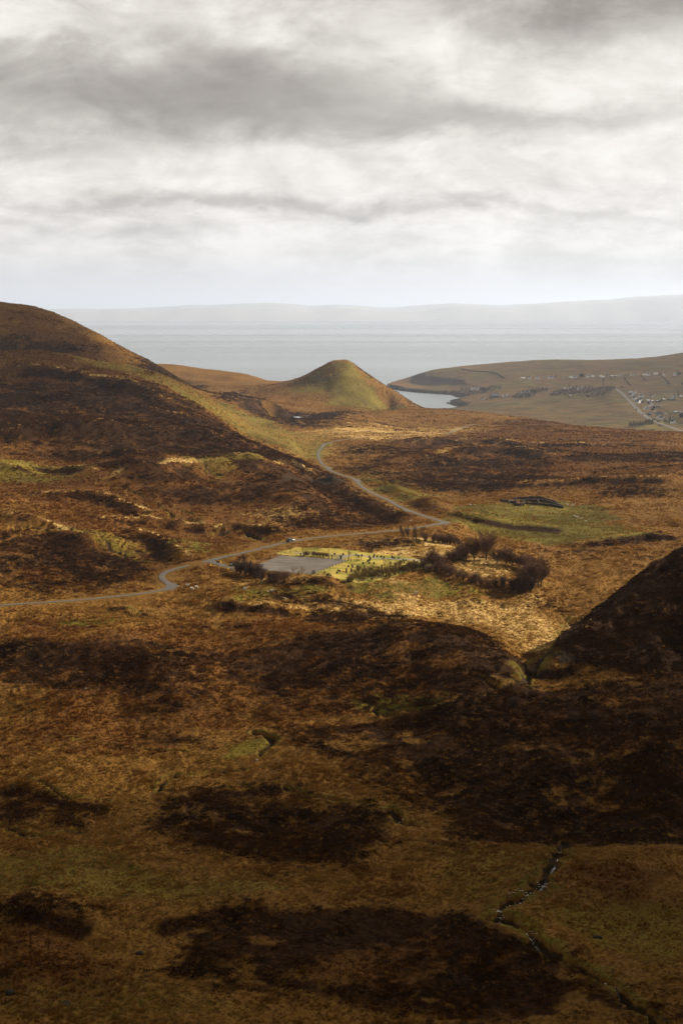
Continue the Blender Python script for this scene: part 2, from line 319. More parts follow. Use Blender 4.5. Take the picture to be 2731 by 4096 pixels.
def poly_sd(poly, pad):
    """signed distance (positive inside) to a closed polygon on the height field grid, -pad where far"""
    p = np.array([q[:2] for q in poly]); out = np.full(GX.shape, -float(pad), np.float32)
    i0, i1 = np.searchsorted(YS, p[:,1].min()-pad), np.searchsorted(YS, p[:,1].max()+pad)
    if i1 <= i0: return out, slice(0,0), slice(0,0)
    ya, yb = YS[i0], YS[i1-1]; xs = (p[:,0].min()-pad, p[:,0].max()+pad)
    umin = min(xs[0]/ya, xs[0]/yb); umax = max(xs[1]/ya, xs[1]/yb)
    j0, j1 = np.searchsorted(US, umin), np.searchsorted(US, umax)
    if j1 <= j0: return out, slice(0,0), slice(0,0)
    sx = GX[i0:i1,j0:j1]; sy = GY[i0:i1,j0:j1]; ins = np.zeros(sx.shape, bool); best = np.full(sx.shape, 1e9)
    for k in range(len(p)):
        a, b = p[k-1], p[k]; ex, ey = b-a; l2 = ex*ex+ey*ey+1e-12
        t = np.clip(((sx-a[0])*ex+(sy-a[1])*ey)/l2, 0, 1)
        best = np.minimum(best, (sx-a[0]-t*ex)**2+(sy-a[1]-t*ey)**2)
        c = (a[1] > sy) != (b[1] > sy); ins ^= c & (sx < (b[0]-a[0])*(sy-a[1])/(b[1]-a[1]+1e-12)+a[0])
    best = np.sqrt(best); out[i0:i1,j0:j1] = np.where(ins, best, -best)
    return out, slice(i0,i1), slice(j0,j1)
HB = H.copy()                                          # smooth ground used for tracing
# ------------------------------------------------------------------ land cover, traced as patches of ground
def wpoly(pts, k=V, F=None):
    out = []
    for x, y in pts:
        c = cast(x*k, y*k, HB)
        if c is not None: out.append(c)
    return out
ZERO = lambda: np.zeros(GX.shape, np.float32)
heather, green, straw, lawn, bare, rust = ZERO(), ZERO(), ZERO(), ZERO(), ZERO(), ZERO()
N12 = fbm(GX, GY, 13.0, 4, 3); N40 = fbm(GX, GY, 46.0, 4, 5); N4 = fbm(GX, GY, 4.2, 3, 9); N150 = fbm(GX, GY, 170.0, 4, 21)
NS = fbm(GX*0.35+GY*0.05, GY, 22.0, 4, 31)              # streaks across the slope
def patch(arr, pts, amt=1.0, edge=0.014, k=V):
    wp = wpoly(pts, k)
    if len(wp) < 3: return
    ym = float(np.median([p[1] for p in wp])); pad = ym*0.09+12
    sd, si, sj = poly_sd(wp, pad)
    if si.stop <= si.start: return
    e = ym*edge+0.8
    v = sd[si,sj] + (N12[si,sj]*1.3+N40[si,sj]*1.0)*e + N4[si,sj]*e*0.45
    arr[si,sj] = np.maximum(arr[si,sj], amt*sstep(-1.1*e, 1.1*e, v))
HEATH = [
 (1.0,[(-150,872),(120,880),(260,890),(380,905),(470,935),(520,985),(600,1012),(700,1058),(760,1088),(815,1140),(760,1128),(650,1098),(540,1078),(440,1062),(300,1040),(150,1022),(-150,1022)]),
 (0.8,[(-150,740),(100,770),(200,790),(280,815),(160,812),(-150,806)]),
 (1.0,[(425,878),(520,903),(550,893),(640,938),(700,948),(770,945),(812,943),(775,958),(752,980),(700,983),(620,968),(560,945),(500,915)]),
 (1.0,[(300,835),(420,870),(520,905),(440,893),(330,858)]),  # shadowed strip behind the spur, its shade laid in as dark heather
 (0.9,[(220,1080),(330,1065),(400,1110),(300,1118),(215,1095)]),
 (0.75,[(100,1030),(300,1035),(480,1055),(560,1080),(400,1085),(250,1070),(70,1050)]),
 (0.72,[(330,1135),(500,1112),(700,1110),(820,1142),(930,1188),(870,1212),(760,1212),(690,1222),(650,1195),(700,1165),(600,1150),(430,1165)]),
 (0.95,[(640,1190),(700,1222),(860,1206),(930,1190),(900,1175),(760,1195)]),
 (0.9,[(-150,1240),(100,1235),(200,1260),(330,1300),(350,1320),(250,1350),(100,1365),(-150,1355)]),
 (0.95,[(60,1215),(150,1235),(130,1260),(60,1240)]),
 (0.9,[(280,1245),(350,1285),(400,1300),(360,1265),(300,1235)]),
 (1.0,[(660,1365),(740,1370),(860,1395),(880,1415),(700,1402),(640,1385)]),
 (0.8,[(830,1360),(900,1380),(980,1405),(1060,1430),(1000,1415),(900,1395)]),
 (1.0,[(640,1480),(760,1452),(930,1430),(1050,1440),(1150,1490),(1210,1550),(1150,1580),(1100,1608),(980,1638),(870,1622),(760,1638),(640,1618),(530,1590),(480,1520)]),
 (0.95,[(-150,1500),(150,1470),(330,1470),(520,1500),(560,1560),(480,1615),(400,1635),(280,1605),(180,1605),(-150,1560)]),
 (1.0,[(1730,1290),(1480,1345),(1400,1405),(1300,1475),(1275,1515),(1400,1535),(1730,1505)]),
 (0.86,[(640,1680),(800,1652),(1000,1640),(1200,1572),(1400,1560),(1730,1500),(1730,1965),(1300,1945),(1100,1930),(1000,1870),(900,1840),(800,1750),(700,1720)]),
 (0.95,[(1000,1790),(1300,1740),(1730,1700),(1730,1960),(1300,1943),(1120,1925),(1010,1865)]),
 (0.95,[(330,1845),(500,1802),(600,1790),(760,1830),(870,1880),(880,1948),(800,1990),(640,1980),(450,1955),(330,1900)]),
 (0.9,[(430,2130),(640,2092),(900,2080),(1130,2105),(1250,2155),(1400,2250),(1730,2310),(1730,2352),(1000,2352),(700,2300),(330,2235),(450,2175)]),
 (1.0,[(-150,1850),(60,1845),(110,1870),(40,1890),(-150,1890)]),(1.0,[(140,1878),(220,1880),(200,1908),(150,1900)]),
 (0.95,[(-150,2070),(100,2080),(200,2108),(260,2132),(120,2115),(-150,2092)]),
 (0.8,[(240,1700),(420,1690),(520,1700),(440,1715),(260,1712)]),
 (0.9,[(270,1400),(350,1405),(360,1425),(290,1420)]),
 (0.85,[(800,1075),(1000,1090),(1250,1080),(1290,1105),(1150,1130),(950,1120)]),
 (0.8,[(960,1065),(1100,1045),(1260,1062),(1270,1085),(1100,1095),(960,1085)]),
 (0.7,[(790,1030),(1000,1025),(1050,1045),(860,1060)]),
 (0.75,[(1100,1040),(1730,1040),(1730,1062),(1200,1062)]),
 (0.75,[(1400,1120),(1530,1120),(1540,1140),(1390,1140)]),
 (1.0,[(800,1250),(850,1243),(950,1248),(930,1260),(830,1262)]),
 (0.85,[(1050,1290),(1130,1290),(1120,1310),(1050,1305)]),
 (0.8,[(1100,1375),(1280,1380),(1310,1405),(1200,1400),(1080,1385)]),
 (0.9,[(690,1412),(860,1400),(1000,1422),(900,1432),(700,1432)]),
 (0.6,[(440,1440),(620,1430),(620,1445),(440,1455)]),
]
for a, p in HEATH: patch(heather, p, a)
clr = ZERO(); patch(clr, [(140,812),(260,830),(350,866),(430,888),(540,936),(640,976),(760,1000),(775,1040),(720,1054),(640,1026),(560,998),(470,942),(400,905),(300,866),(200,836)], 1.0, 0.006)
GREEN = [
 (0.6,[(-150,1062),(100,1068),(200,1083),(222,1115),(100,1112),(-150,1096)]),
 (0.55,[(400,1078),(520,1065),(650,1097),(560,1106),(420,1100)]),
 (0.75,[(120,812),(250,832),(350,880),(450,930),(560,990),(650,1025),(720,1050),(760,1005),(640,980),(540,940),(430,890),(330,862),(180,818)]),
 (0.75,[(640,905),(740,840),(800,838),(870,890),(930,935),(850,945),(760,925),(700,900)]),
 (1.0,[(1010,1200),(1100,1162),(1290,1155),(1400,1185),(1460,1245),(1300,1258),(1150,1235)]),
 (0.8,[(820,1080),(960,1130),(1000,1160),(900,1150),(840,1110)]),
 (0.9,[(700,1330),(820,1320),(900,1340),(1000,1320),(1060,1335),(1220,1375),(1100,1375),(900,1355),(820,1345),(700,1345)]),
 (0.9,[(540,1362),(700,1345),(760,1352),(650,1370),(560,1388)]),
 (0.8,[(760,1345),(830,1335),(870,1360),(1000,1410),(900,1400),(800,1370)]),
 (0.7,[(1060,1350),(1250,1375),(1300,1400),(1150,1380)]),
 (0.7,[(110,1430),(300,1395),(380,1400),(330,1430),(200,1450)]),
 (0.5,[(-150,1960),(200,1925),(400,2005),(640,2050),(560,2075),(400,2092),(200,2085),(-150,2055)]),
 (0.45,[(1000,1945),(1280,1938),(1235,2010),(1150,2080),(1000,2060)]),
 (0.5,[(1170,2090),(1300,2050),(1730,2080),(1730,2190),(1500,2230),(1330,2160)]),
 (0.4,[(-150,2280),(330,2250),(700,2310),(900,2352),(-150,2352)]),
 (0.5,[(160,1225),(300,1250),(390,1300),(330,1300),(220,1262)]),
 (0.85,[(1150,1510),(1270,1505),(1260,1540),(1190,1550)]),(0.8,[(820,1620),(960,1620),(1010,1640),(870,1640)]),
 (0.6,[(480,1760),(640,1720),(640,1700),(560,1700)]),
 (0.7,[(430,1228),(500,1250),(480,1275),(400,1290)]),
]
for a, p in GREEN: patch(green, p, a)
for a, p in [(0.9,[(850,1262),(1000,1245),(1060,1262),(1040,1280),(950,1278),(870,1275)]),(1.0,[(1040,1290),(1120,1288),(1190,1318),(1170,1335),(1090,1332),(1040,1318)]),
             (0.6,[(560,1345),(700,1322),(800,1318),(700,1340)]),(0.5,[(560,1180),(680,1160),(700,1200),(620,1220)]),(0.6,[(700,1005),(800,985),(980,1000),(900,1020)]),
             (0.5,[(560,1400),(820,1420),(1100,1440),(1300,1470),(1400,1380),(1250,1340),(1100,1370),(880,1350),(700,1390)]),(0.4,[(640,905),(740,842),(800,838),(870,892),(930,935),(760,930)]),(0.55,[(840,1320),(1000,1330),(1100,1345),(1000,1375),(870,1350)])]: patch(straw, p, a)  # valley and knoll patches put the sunlit band's brightness into straw cover
for a, p in [(0.8,[(0,1410),(560,1440),(900,1470),(640,1500),(0,1480)]),(0.7,[(0,1600),(250,1640),(520,1700),(400,1740),(0,1740)]),(0.7,[(1050,1640),(1568,1560),(1568,1700),(1200,1720)]),
             (0.7,[(1300,2000),(1568,1960),(1568,2120),(1340,2060)]),(0.7,[(640,2100),(1000,2080),(1300,2200),(1200,2300),(700,2260)]),(0.6,[(240,1140),(620,1110),(560,1210),(330,1190)]),
             (0.7,[(0,2120),(200,2140),(260,2240),(0,2270)]),(0.6,[(800,1000),(1568,990),(1568,1130),(900,1110)])]: patch(rust, p, a, 0.03)
for a, p in [(0.85,[(0,700),(130,730),(260,800),(420,890),(560,1000),(740,1080),(860,1150),(930,1195),(640,1230),(420,1290),(340,1330),(0,1380)]),(0.7,[(0,1440),(700,1420),(900,1440),(1150,1500),(1000,1640),(500,1700),(0,1680)])]: patch(rust, p, a, 0.03)
SPUR = [(65,424),(67,452),(81,476),(93,492),(108,504),(128,516),(200,545),(270,545),(270,395),(105,404),(75,412)]
sdS, _, _ = poly_sd([(*q, 0) for q in SPUR], 30); sp = sstep(-4, 5, sdS+N12*3+N4*1.5); heather = np.maximum(heather, sp)
# bare peat, cut banks and crags
for a, p in [(0.9,[(720,1115),(800,1128),(815,1138),(750,1130)]),(0.9,[(640,1100),(725,1105),(720,1118),(650,1110)]),(0.45,[(500,1240),(560,1222),(620,1232),(560,1240)]),
             (0.42,[(1060,1180),(1130,1200),(1250,1222),(1330,1228),(1250,1232),(1120,1214)]),(0.45,[(735,845),(760,836),(800,838),(812,850),(780,852)]),(0.8,[(1250,1525),(1300,1500),(1340,1525),(1290,1545)])]: patch(bare, p, a, 0.006)

wpk = wpoly([(640,905),(690,870),(740,842),(765,828),(790,828),(812,845),(870,892),(930,935),(850,948),(760,930),(690,915)]); sdk, _, _ = poly_sd(wpk, 300); kn = sstep(-20, 30, sdk); heather *= 1-kn; green = np.maximum(green, kn*np.clip(0.5+0.5*N40, 0.2, 0.9)); KNOLL = kn
for a, p in [(0.7,[(350,880),(450,930),(560,990),(700,1040),(760,1000),(640,985),(540,945),(430,892)]),(0.6,[(640,985),(760,975),(960,975),(1100,985),(1000,1010),(820,1010)]),(0.4,[(560,1010),(720,1050),(800,1040),(740,1000)])]: patch(straw, p, a, 0.02)  # sunlight on spur and slopes put into the cover as pale straw
for a, p in [(0.9,[(948,863),(985,864),(1030,868),(1070,874),(1080,884),(1010,884),(940,880)]),(1.0,[(890,884),(930,888),(990,897),(1035,905),(1035,910),(980,906),(930,899),(890,893)]),(1.0,[(1033,918),(1055,914),(1072,922),(1075,932),(1050,930)])]: patch(bare, p, a, 0.002)
# far lowland: strip fields, dull grazing; cliffs and shore
far = sstep(2150, 2350, GY + np.maximum(0, -(GX-60))*0.0)
far = far*sstep(0.03, 0.06, GX/GY)
green = np.maximum(green*(1-far), far*np.clip(0.45+0.45*N40+0.3*N150, 0, 0.9))
strip = fbm(GX*0.10, GY, 34.0, 3, 77)
heather = np.maximum(heather*(1-far), far*np.clip(0.18+0.75*strip+0.25*N40, 0, 0.62)*sstep(4400, 3700, GY))
heather = np.maximum(heather, far*sstep(4150, 4500, GY)*np.clip(0.2+0.6*NS+0.4*N40, 0, 0.7))
straw = np.maximum(straw*(1-far), far*np.clip(-0.05-0.7*strip+0.2*N150, 0, 0.4))
rust = np.maximum(rust*(1-far), far*0.45)
# scattered clumps everywhere on the moor
moor = (1-far)*(1-green*0.85)
heather = np.maximum(heather, moor*(1-KNOLL)*0.75*sstep(0.34, 0.62, N40*0.7+N12*0.45+NS*0.35)*(1-straw))
mid = sstep(800, 1000, GY)*moor*sstep(0.0, 0.03, GX/GY+0.02)
heather = np.maximum(heather, mid*(1-KNOLL)*0.62*sstep(0.0, 0.5, NS*0.8+N40*0.4))
heather *= 1-0.9*clr; straw = np.maximum(straw, clr*np.clip(0.42+0.5*N12, 0, 0.8)); green = np.maximum(green, clr*0.75); rust *= 1-clr
heather *= 1-0.72*(1-0.7*sp)*sstep(-0.10, 0.55, N12*0.7+N4*0.6+NS*0.5)      # grassy gaps among the heather

# ------------------------------------------------------------------ relief
flat = np.ones(GX.shape, np.float32)
H += N150*np.clip(GY/900, 0.4, 2.5)*1.0*(1+far)
und = (1-far)*(1-0.75*KNOLL)
RID = 1-np.abs(fbm(GX, GY, 75.0, 3, 57))*2.2                     # rounded ridges with sharper hollows between
H += und*np.clip(GY/800, 0.4, 1.5)*(1.25*N40 + 1.0*np.minimum(RID, 0.6) - 0.4) + N12*0.45 + NS*0.5*und + far*N40*1.2
near = sstep(1100, 500, GY)
T1 = fbm(GX, GY, 1.35, 2, 41); T2 = fbm(GX, GY, 5.5, 2, 43); TR = 1-np.abs(fbm(GX*0.5, GY, 3.4, 2, 47))*2
relief = near*((0.30*T1+0.12*np.abs(T1))*(1-0.65*green)*(1-0.3*heather) + 0.40*T2*(1-0.4*green) + 0.55*fbm(GX, GY, 14.0, 3, 49) + 0.13*TR*(1-heather)*(1-lawn)) + heather*(0.22*np.maximum(N4, -0.2)+0.10*T1)*near
relief += sstep(700, 1100, GY)*(0.5*N4*0.8+0.4*heather*N4)
relief += rust*near*0.0

# ledges and lips of the slopes: gentle behind the crest, steep on the near face (traced crest, rise, near width, far width)
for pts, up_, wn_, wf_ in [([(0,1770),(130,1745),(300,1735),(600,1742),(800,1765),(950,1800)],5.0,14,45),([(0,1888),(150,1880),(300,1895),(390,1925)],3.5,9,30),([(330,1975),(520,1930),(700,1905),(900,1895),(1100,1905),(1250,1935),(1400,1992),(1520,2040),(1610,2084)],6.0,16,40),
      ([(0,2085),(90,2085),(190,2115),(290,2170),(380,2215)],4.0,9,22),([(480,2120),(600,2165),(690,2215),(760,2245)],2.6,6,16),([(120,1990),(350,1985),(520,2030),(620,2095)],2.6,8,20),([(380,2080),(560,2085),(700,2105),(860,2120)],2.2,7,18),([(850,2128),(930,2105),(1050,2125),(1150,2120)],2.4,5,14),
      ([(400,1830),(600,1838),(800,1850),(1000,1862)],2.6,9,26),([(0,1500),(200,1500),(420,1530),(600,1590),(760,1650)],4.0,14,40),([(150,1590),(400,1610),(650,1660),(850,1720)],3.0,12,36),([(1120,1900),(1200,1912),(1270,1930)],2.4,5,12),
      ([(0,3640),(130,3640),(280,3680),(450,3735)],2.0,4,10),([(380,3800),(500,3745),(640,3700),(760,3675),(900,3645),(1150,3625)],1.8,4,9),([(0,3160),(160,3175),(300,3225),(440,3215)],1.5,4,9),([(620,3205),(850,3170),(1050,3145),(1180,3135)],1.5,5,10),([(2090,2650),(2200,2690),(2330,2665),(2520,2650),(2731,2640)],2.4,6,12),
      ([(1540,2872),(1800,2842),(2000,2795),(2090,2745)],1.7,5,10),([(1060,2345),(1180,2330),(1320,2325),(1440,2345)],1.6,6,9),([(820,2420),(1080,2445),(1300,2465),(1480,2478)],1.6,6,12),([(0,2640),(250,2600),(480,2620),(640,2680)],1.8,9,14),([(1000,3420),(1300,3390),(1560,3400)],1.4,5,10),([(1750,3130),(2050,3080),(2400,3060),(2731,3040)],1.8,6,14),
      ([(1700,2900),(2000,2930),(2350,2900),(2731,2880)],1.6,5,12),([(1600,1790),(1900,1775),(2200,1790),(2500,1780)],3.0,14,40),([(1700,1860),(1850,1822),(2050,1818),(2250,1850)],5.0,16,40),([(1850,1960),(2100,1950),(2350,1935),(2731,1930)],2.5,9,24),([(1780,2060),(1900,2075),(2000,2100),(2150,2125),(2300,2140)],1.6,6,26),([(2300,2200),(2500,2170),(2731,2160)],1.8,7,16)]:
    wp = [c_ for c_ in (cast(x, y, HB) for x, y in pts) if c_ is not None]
    if len(wp) < 2: continue
    wl = catmull(wp, 5); wl[:,2] = wl[:,1]
    dd, yn, tt = seg_dist(GX, GY, wl, max(wn_, wf_)*2.2)
    dd = np.where(dd > 1e8, 1e4, dd); Lt = float(np.max(np.where(dd < 1e3, tt, 0)))+1e-6
    fade = sstep(0, 0.12, tt/Lt)*sstep(1, 0.88, tt/Lt); dd = dd+N12*wn_*0.35
    wd_ = np.where(GY < yn, wn_, wf_)
    H += up_*np.clip(0.9+GY/1100, 1.1, 1.9)*fade*np.exp(-(dd/wd_)**2)*(0.75+0.5*N40)*(1-lawn)
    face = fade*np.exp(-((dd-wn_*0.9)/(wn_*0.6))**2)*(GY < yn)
    heather = np.maximum(heather, 0.95*face*sstep(-0.6, 0.1, N12+0.5*N40)*(1-far)); straw = np.maximum(straw, (0.55*sstep(430, 520, GY)+0.12)*fade*np.exp(-(dd/(wn_*0.5))**2)*(GY >= yn))  # shade of near faces painted as heather, sunlit crests as straw
# gullies cut by the burns (photo-traced courses on the ground): half width, depth
GUL = [([(2262,3345),(2243,3390),(2222,3440),(2190,3495),(2150,3540),(2060,3595),(2000,3635),(2020,3668),(2105,3710),(2165,3765),(2262,3830),(2380,3900),(2475,3960),(2560,4030),(2620,4096)],1.55,1.7),
       ([(1010,2930),(1075,2950),(1085,2975),(1045,3000),(1040,3020)],1.1,1.3),([(640,3170),(652,3130),(700,3108),(860,3082),(960,3074)],0.9,1.1),
       ([(1140,3152),(1240,3182),(1430,3212),(1460,3216)],0.9,1.0),([(1560,3240),(1600,3288),(1645,3296)],1.2,1.4),([(1500,2842),(1530,2860),(1690,2856),(1780,2835),(1860,2795)],0.9,1.1),
       ([(100,3130),(200,3170),(270,3215),(420,3200)],0.9,1.0),([(300,2960),(480,2985),(740,3012)],0.8,0.9),([(0,3300),(150,3330),(330,3320)],0.9,1.0),
       ([(1900,2700),(2010,2770),(2100,2712),(2170,2640),(2215,2585),(2300,2480)],1.8,1.6),([(500,1755),(800,1900),(1000,1930)],1.2,0.9),
       ([(640,2010),(700,2030),(800,2085)],1.2,1.2),([(860,2135),(960,2120),(1060,2155)],1.6,1.6),([(480,1960),(600,2010),(690,2085)],1.2,1.0),([(60,2110),(200,2130),(330,2170),(520,2230)],1.4,1.3),
       ([(1120,1900),(1260,1935),(1400,1985)],2.2,2.0),([(0,2170),(150,2140),(300,2165)],1.2,1.0)]
GULW = []
for pts, hw, dep in GUL:
    wp = [c for c in (cast(x, y, HB) for x, y in pts) if c is not None]
    if len(wp) < 2: continue
    wl = catmull(wp, 6); wl[:,2] = sample(H, wl[:,0], wl[:,1]); GULW.append((wl, hw, dep))
    dd, zz, tt = seg_dist(GX, GY, wl, hw*4)
    dd = dd + N4*hw*(0.9 if hw < 1.3 else 1.7) + np.maximum(N12, -0.3)*hw*0.8*(1 if hw < 2 else 0.4)
    gl = sstep(hw*1.35, hw*0.35, dd)
    H -= gl*dep; relief *= 1-0.7*gl
    bare = np.maximum(bare, (0.95 if hw > 2 else 0.62)*sstep(hw*1.25, hw*0.7, dd)*sstep(0.08, 0.4, gl)); green = np.maximum(green, 0.6*sstep(hw*3, hw*1.3, dd)*(1-gl))
    heather *= 1-gl

# car park, graveyard lawn
CARP = [PZ(1006,2270,147.5),PZ(1120,2291,147.5),PZ(1243,2297,147.5),PZ(1392,2241,147.5),PZ(1122,2222,147.5)]
LAWN = [PZ(1100,2216,147.5),PZ(1180,2198,147.4),PZ(1330,2200,147.3),PZ(1600,2222,146.7),PZ(1720,2245,146),PZ(1770,2262,145.6),PZ(1620,2288,145.9),PZ(1480,2320,146.2),PZ(1380,2334,146.3),PZ(1300,2316,146.8),PZ(1225,2304,147.2),PZ(1392,2241,147.5)]
sd, si, sj = poly_sd(LAWN, 30); f = sstep(-7, 1, sd); relief *= 1-0.85*f
lawn = np.maximum(lawn, sstep(-1.0, 0.6, sd+N4*0.8)); heather *= 1-f; straw *= 1-lawn; rust *= 1-lawn
yellow = lawn*sstep(-0.1, 0.5, N12+0.3)
sd, si, sj = poly_sd(CARP, 30); f = sstep(-9, -1.5, sd); H = H*(1-f)+147.5*f; relief *= 1-f; heather *= 1-f
bare *= 1-f
# roads
RD = np.full(GX.shape, 99.0)
for pl, hw, mg in ((ROAD, 2.3, 1.0), (DRIVE, 2.1, 0.8), (VROAD, 4.2, 2.0)):
    far_ = float(np.median(pl[:,1])) > 2000
    dd, zz, tt = seg_dist(GX, GY, pl, 70)
    plate = hw+mg+0.0042*GY; outer = plate+3.5+0.012*GY
    f = sstep(1, 0, np.clip((dd-plate)/(outer-plate), 0, 1)); f = np.where(dd < plate, 1.0, f)
    f = np.where(dd > 1e8, 0, f)
    H = H*(1-f)+(zz-0.04)*f; g = 1-sstep(plate*0.9, outer, dd); relief *= np.where(dd > 1e8, 1, 1-0.9*g)
    if not far_: RD = np.minimum(RD, dd-hw)
    verge = np.where(dd > 1e8, 0, sstep(hw+5, hw+1.0, dd)); heather *= 1-0.9*verge; green = np.maximum(green, 0.42*verge); bare *= 1-verge
# pond in the corrie
pz = float(cast(1200, 1665, H)[2])
POND = [PZ(px, py, pz) for px, py in ((1166,1666),(1186,1661),(1215,1660),(1241,1658.5),(1234,1664),(1226,1669.5),(1191,1671.5))]
sd, si, sj = poly_sd(POND, 60); f = sstep(-14, 3, sd); H = H*(1-f)+(pz-0.8)*f; heather = np.maximum(heather, sstep(-40, -5, sd)*0.9)
w_ = sstep(60, 28, np.abs(GX+52))*sstep(1620, 1690, GY)*sstep(1806, 1790, GY); H = H*(1-w_)+np.minimum(H, CAMZ+raydir(1200, 1678)[1]*GY)*w_; relief *= 1-w_   # open lip of the corrie below the pond
# coast
def seapt(px, py): return PZ(px, py, 0.0)
COAST = [(-1500,3300,0)]+[((px-CX)/FPX*yy, yy, 0) for px, yy in ((600,3350),(1100,3330),(1500,3330),(1700,3420))]+[seapt(*q) for q in ((1747,1633),(1790,1636),(1826,1635),(1812,1630),(1838,1627),(1806,1622),(1800,1616),(1786,1613),(1802,1609),(1800,1601),(1830,1600),(1874,1597),(1840,1591),(1812,1586),(1806,1580),(1780,1577),(1747,1575),(1700,1572),(1650,1568),(1609,1563),(1575,1557),(1553,1555))]+\
        [((px-CX)/FPX*yy, yy, 0) for px, yy in ((1548,4700),(1570,4850),(1640,4980),(1750,5250),(1900,5500),(2400,5900),(3000,6100),(3600,6300))]+[(9000,6600,0),(30000,5000,0),(30000,-9000,0),(-30000,-9000,0),(-30000,3200,0)]
sd, si, sj = poly_sd(COAST, 4000)
sdn = sd + N12*5+N40*4
slope = np.where(GX/GY < 0.075, 1.5, 0.35)
land = np.minimum(H, 0.1+np.maximum(sdn, 0)*slope)
H = np.where(sdn > 0, np.maximum(land, 0.1), np.maximum(-6, 0.1+sdn*0.3))
shore = far*sstep(45, 5, sdn)*sstep(-1, 0, sdn)*sstep(14, 8, H)
bare = np.maximum(bare, shore)
# basalt scarp of the headland
gy_, gx_ = np.gradient(H); slp = np.abs(gy_)/np.maximum(np.gradient(YS)[:,None], 0.1)
bare = np.maximum(bare, far*sstep(0.22, 0.5, np.hypot(slp, np.abs(gx_)/np.maximum(np.gradient(US)[None,:]*GY, 0.1)))*0.85)
H += relief*(H > 0.5) + sp*(N12*1.3+N4*0.7)*sstep(-6, 6, sdS)

def mk(name):
    m = bpy.data.materials.new(name); m.use_nodes = True; m.node_tree.nodes.clear(); return m, NT(m.node_tree)
def finish(m, t, bsdf):
    o = t.n('ShaderNodeOutputMaterial'); m.node_tree.links.new(bsdf, o.inputs['Surface']); return m
def bsdf(t, col, rough=0.9, spec=0.1, normal=None, **kw):
    b = t.n('ShaderNodeBsdfPrincipled'); t.put(b.inputs['Base Color'], col); t.put(b.inputs['Roughness'], rough); t.put(b.inputs['Specular IOR Level'], spec)
    if normal is not None: t.put(b.inputs['Normal'], normal)
    for k, v in kw.items(): t.put(b.inputs[k], v)
    return b.outputs[0]
def bump(t, h, dist, strength=1.0, normal=None):
    b = t.n('ShaderNodeBump'); t.put(b.inputs['Height'], h); b.inputs['Distance'].default_value = dist; b.inputs['Strength'].default_value = strength
    if normal is not None: t.put(b.inputs['Normal'], normal)
    return b.outputs[0]
def attr(t, name):
    a = t.n('ShaderNodeAttribute'); a.attribute_name = name
    s = t.n('ShaderNodeSeparateColor'); t.t.links.new(a.outputs['Color'], s.inputs[0]); return s.outputs[0], s.outputs[1], s.outputs[2], a.outputs['Alpha']
# moorland ground
MT, t = mk('moorland')
geo = t.n('ShaderNodeNewGeometry'); pos = geo.outputs['Position']
a1 = attr(t, 'cover'); a2 = attr(t, 'cover2')
nf = t.noise(pos, 1.1, 6, 0.66); nm = t.noise(pos, 0.16, 5, 0.6); nl = t.noise(pos, 0.022, 5, 0.6, 0.4); ng = t.noise(pos, 4.5, 3, 0.6)
def wgt(a, amp=0.85, lo=0.36, hi=0.64, n=None):
    return t.ramp(t.m('ADD', a, t.m('MULTIPLY', t.m('SUBTRACT', nf if n is None else n, 0.5), amp)), lo, hi)
c = t.mix(t.ramp(nf, 0.30, 0.70), (0.105,0.052,0.015), (0.400,0.235,0.082))
c = t.mix(t.m('MULTIPLY', t.ramp(nm, 0.35, 0.7), 0.5), c, (0.21,0.110,0.030))
c = t.mix(t.m('MULTIPLY', wgt(a2[2], 1.1), 0.8), c, t.mix(t.ramp(nf, 0.32, 0.68), (0.058,0.025,0.009), (0.225,0.105,0.036)))
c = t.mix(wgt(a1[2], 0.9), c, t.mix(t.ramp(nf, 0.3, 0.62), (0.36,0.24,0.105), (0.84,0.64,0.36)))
c = t.mix(t.m('MULTIPLY', wgt(a1[1], 0.9), 0.9), c, t.mix(t.ramp(t.m('ADD', t.m('MULTIPLY', nf, 0.55), t.m('MULTIPLY', nl, 0.45)), 0.36, 0.64), (0.085,0.088,0.016), (0.24,0.215,0.050)))
c = t.mix(wgt(a2[0], 0.25), c, t.mix(t.ramp(nm, 0.35, 0.62), (0.26,0.28,0.075), (0.54,0.46,0.16)))
c = t.mix(wgt(a1[0], 1.35, 0.30, 0.70), c, t.mix(t.ramp(nf, 0.35, 0.72), (0.020,0.010,0.0055), t.mix(nl, (0.060,0.029,0.013), (0.115,0.052,0.018))))
c = t.mix(t.m('MULTIPLY', t.ramp(a1[3], 0.4, 0.6), 0.45), c, t.mix(t.ramp(nl, 0.35, 0.65), (0.115,0.100,0.058), (0.20,0.165,0.095)))
c = t.mix(wgt(a2[1], 0.6), c, t.mix(t.ramp(nf, 0.3, 0.7), (0.013,0.009,0.006), (0.062,0.043,0.028)))
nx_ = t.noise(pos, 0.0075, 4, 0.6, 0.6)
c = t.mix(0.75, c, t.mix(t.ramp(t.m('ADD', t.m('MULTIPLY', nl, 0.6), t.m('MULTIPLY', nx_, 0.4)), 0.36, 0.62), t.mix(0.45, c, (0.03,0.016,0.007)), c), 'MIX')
hh = t.m('ADD', t.m('MULTIPLY', nf, 0.75), t.m('MULTIPLY', ng, 0.25))
nrm = bump(t, hh, 0.42, 0.9); nrm = bump(t, nm, 1.6, 0.6, nrm)
c = t.mix(1.0, c, (0.66, 0.595, 0.385), 'MULTIPLY')
finish(MT, t, bsdf(t, c, 0.95, 0.04, nrm))

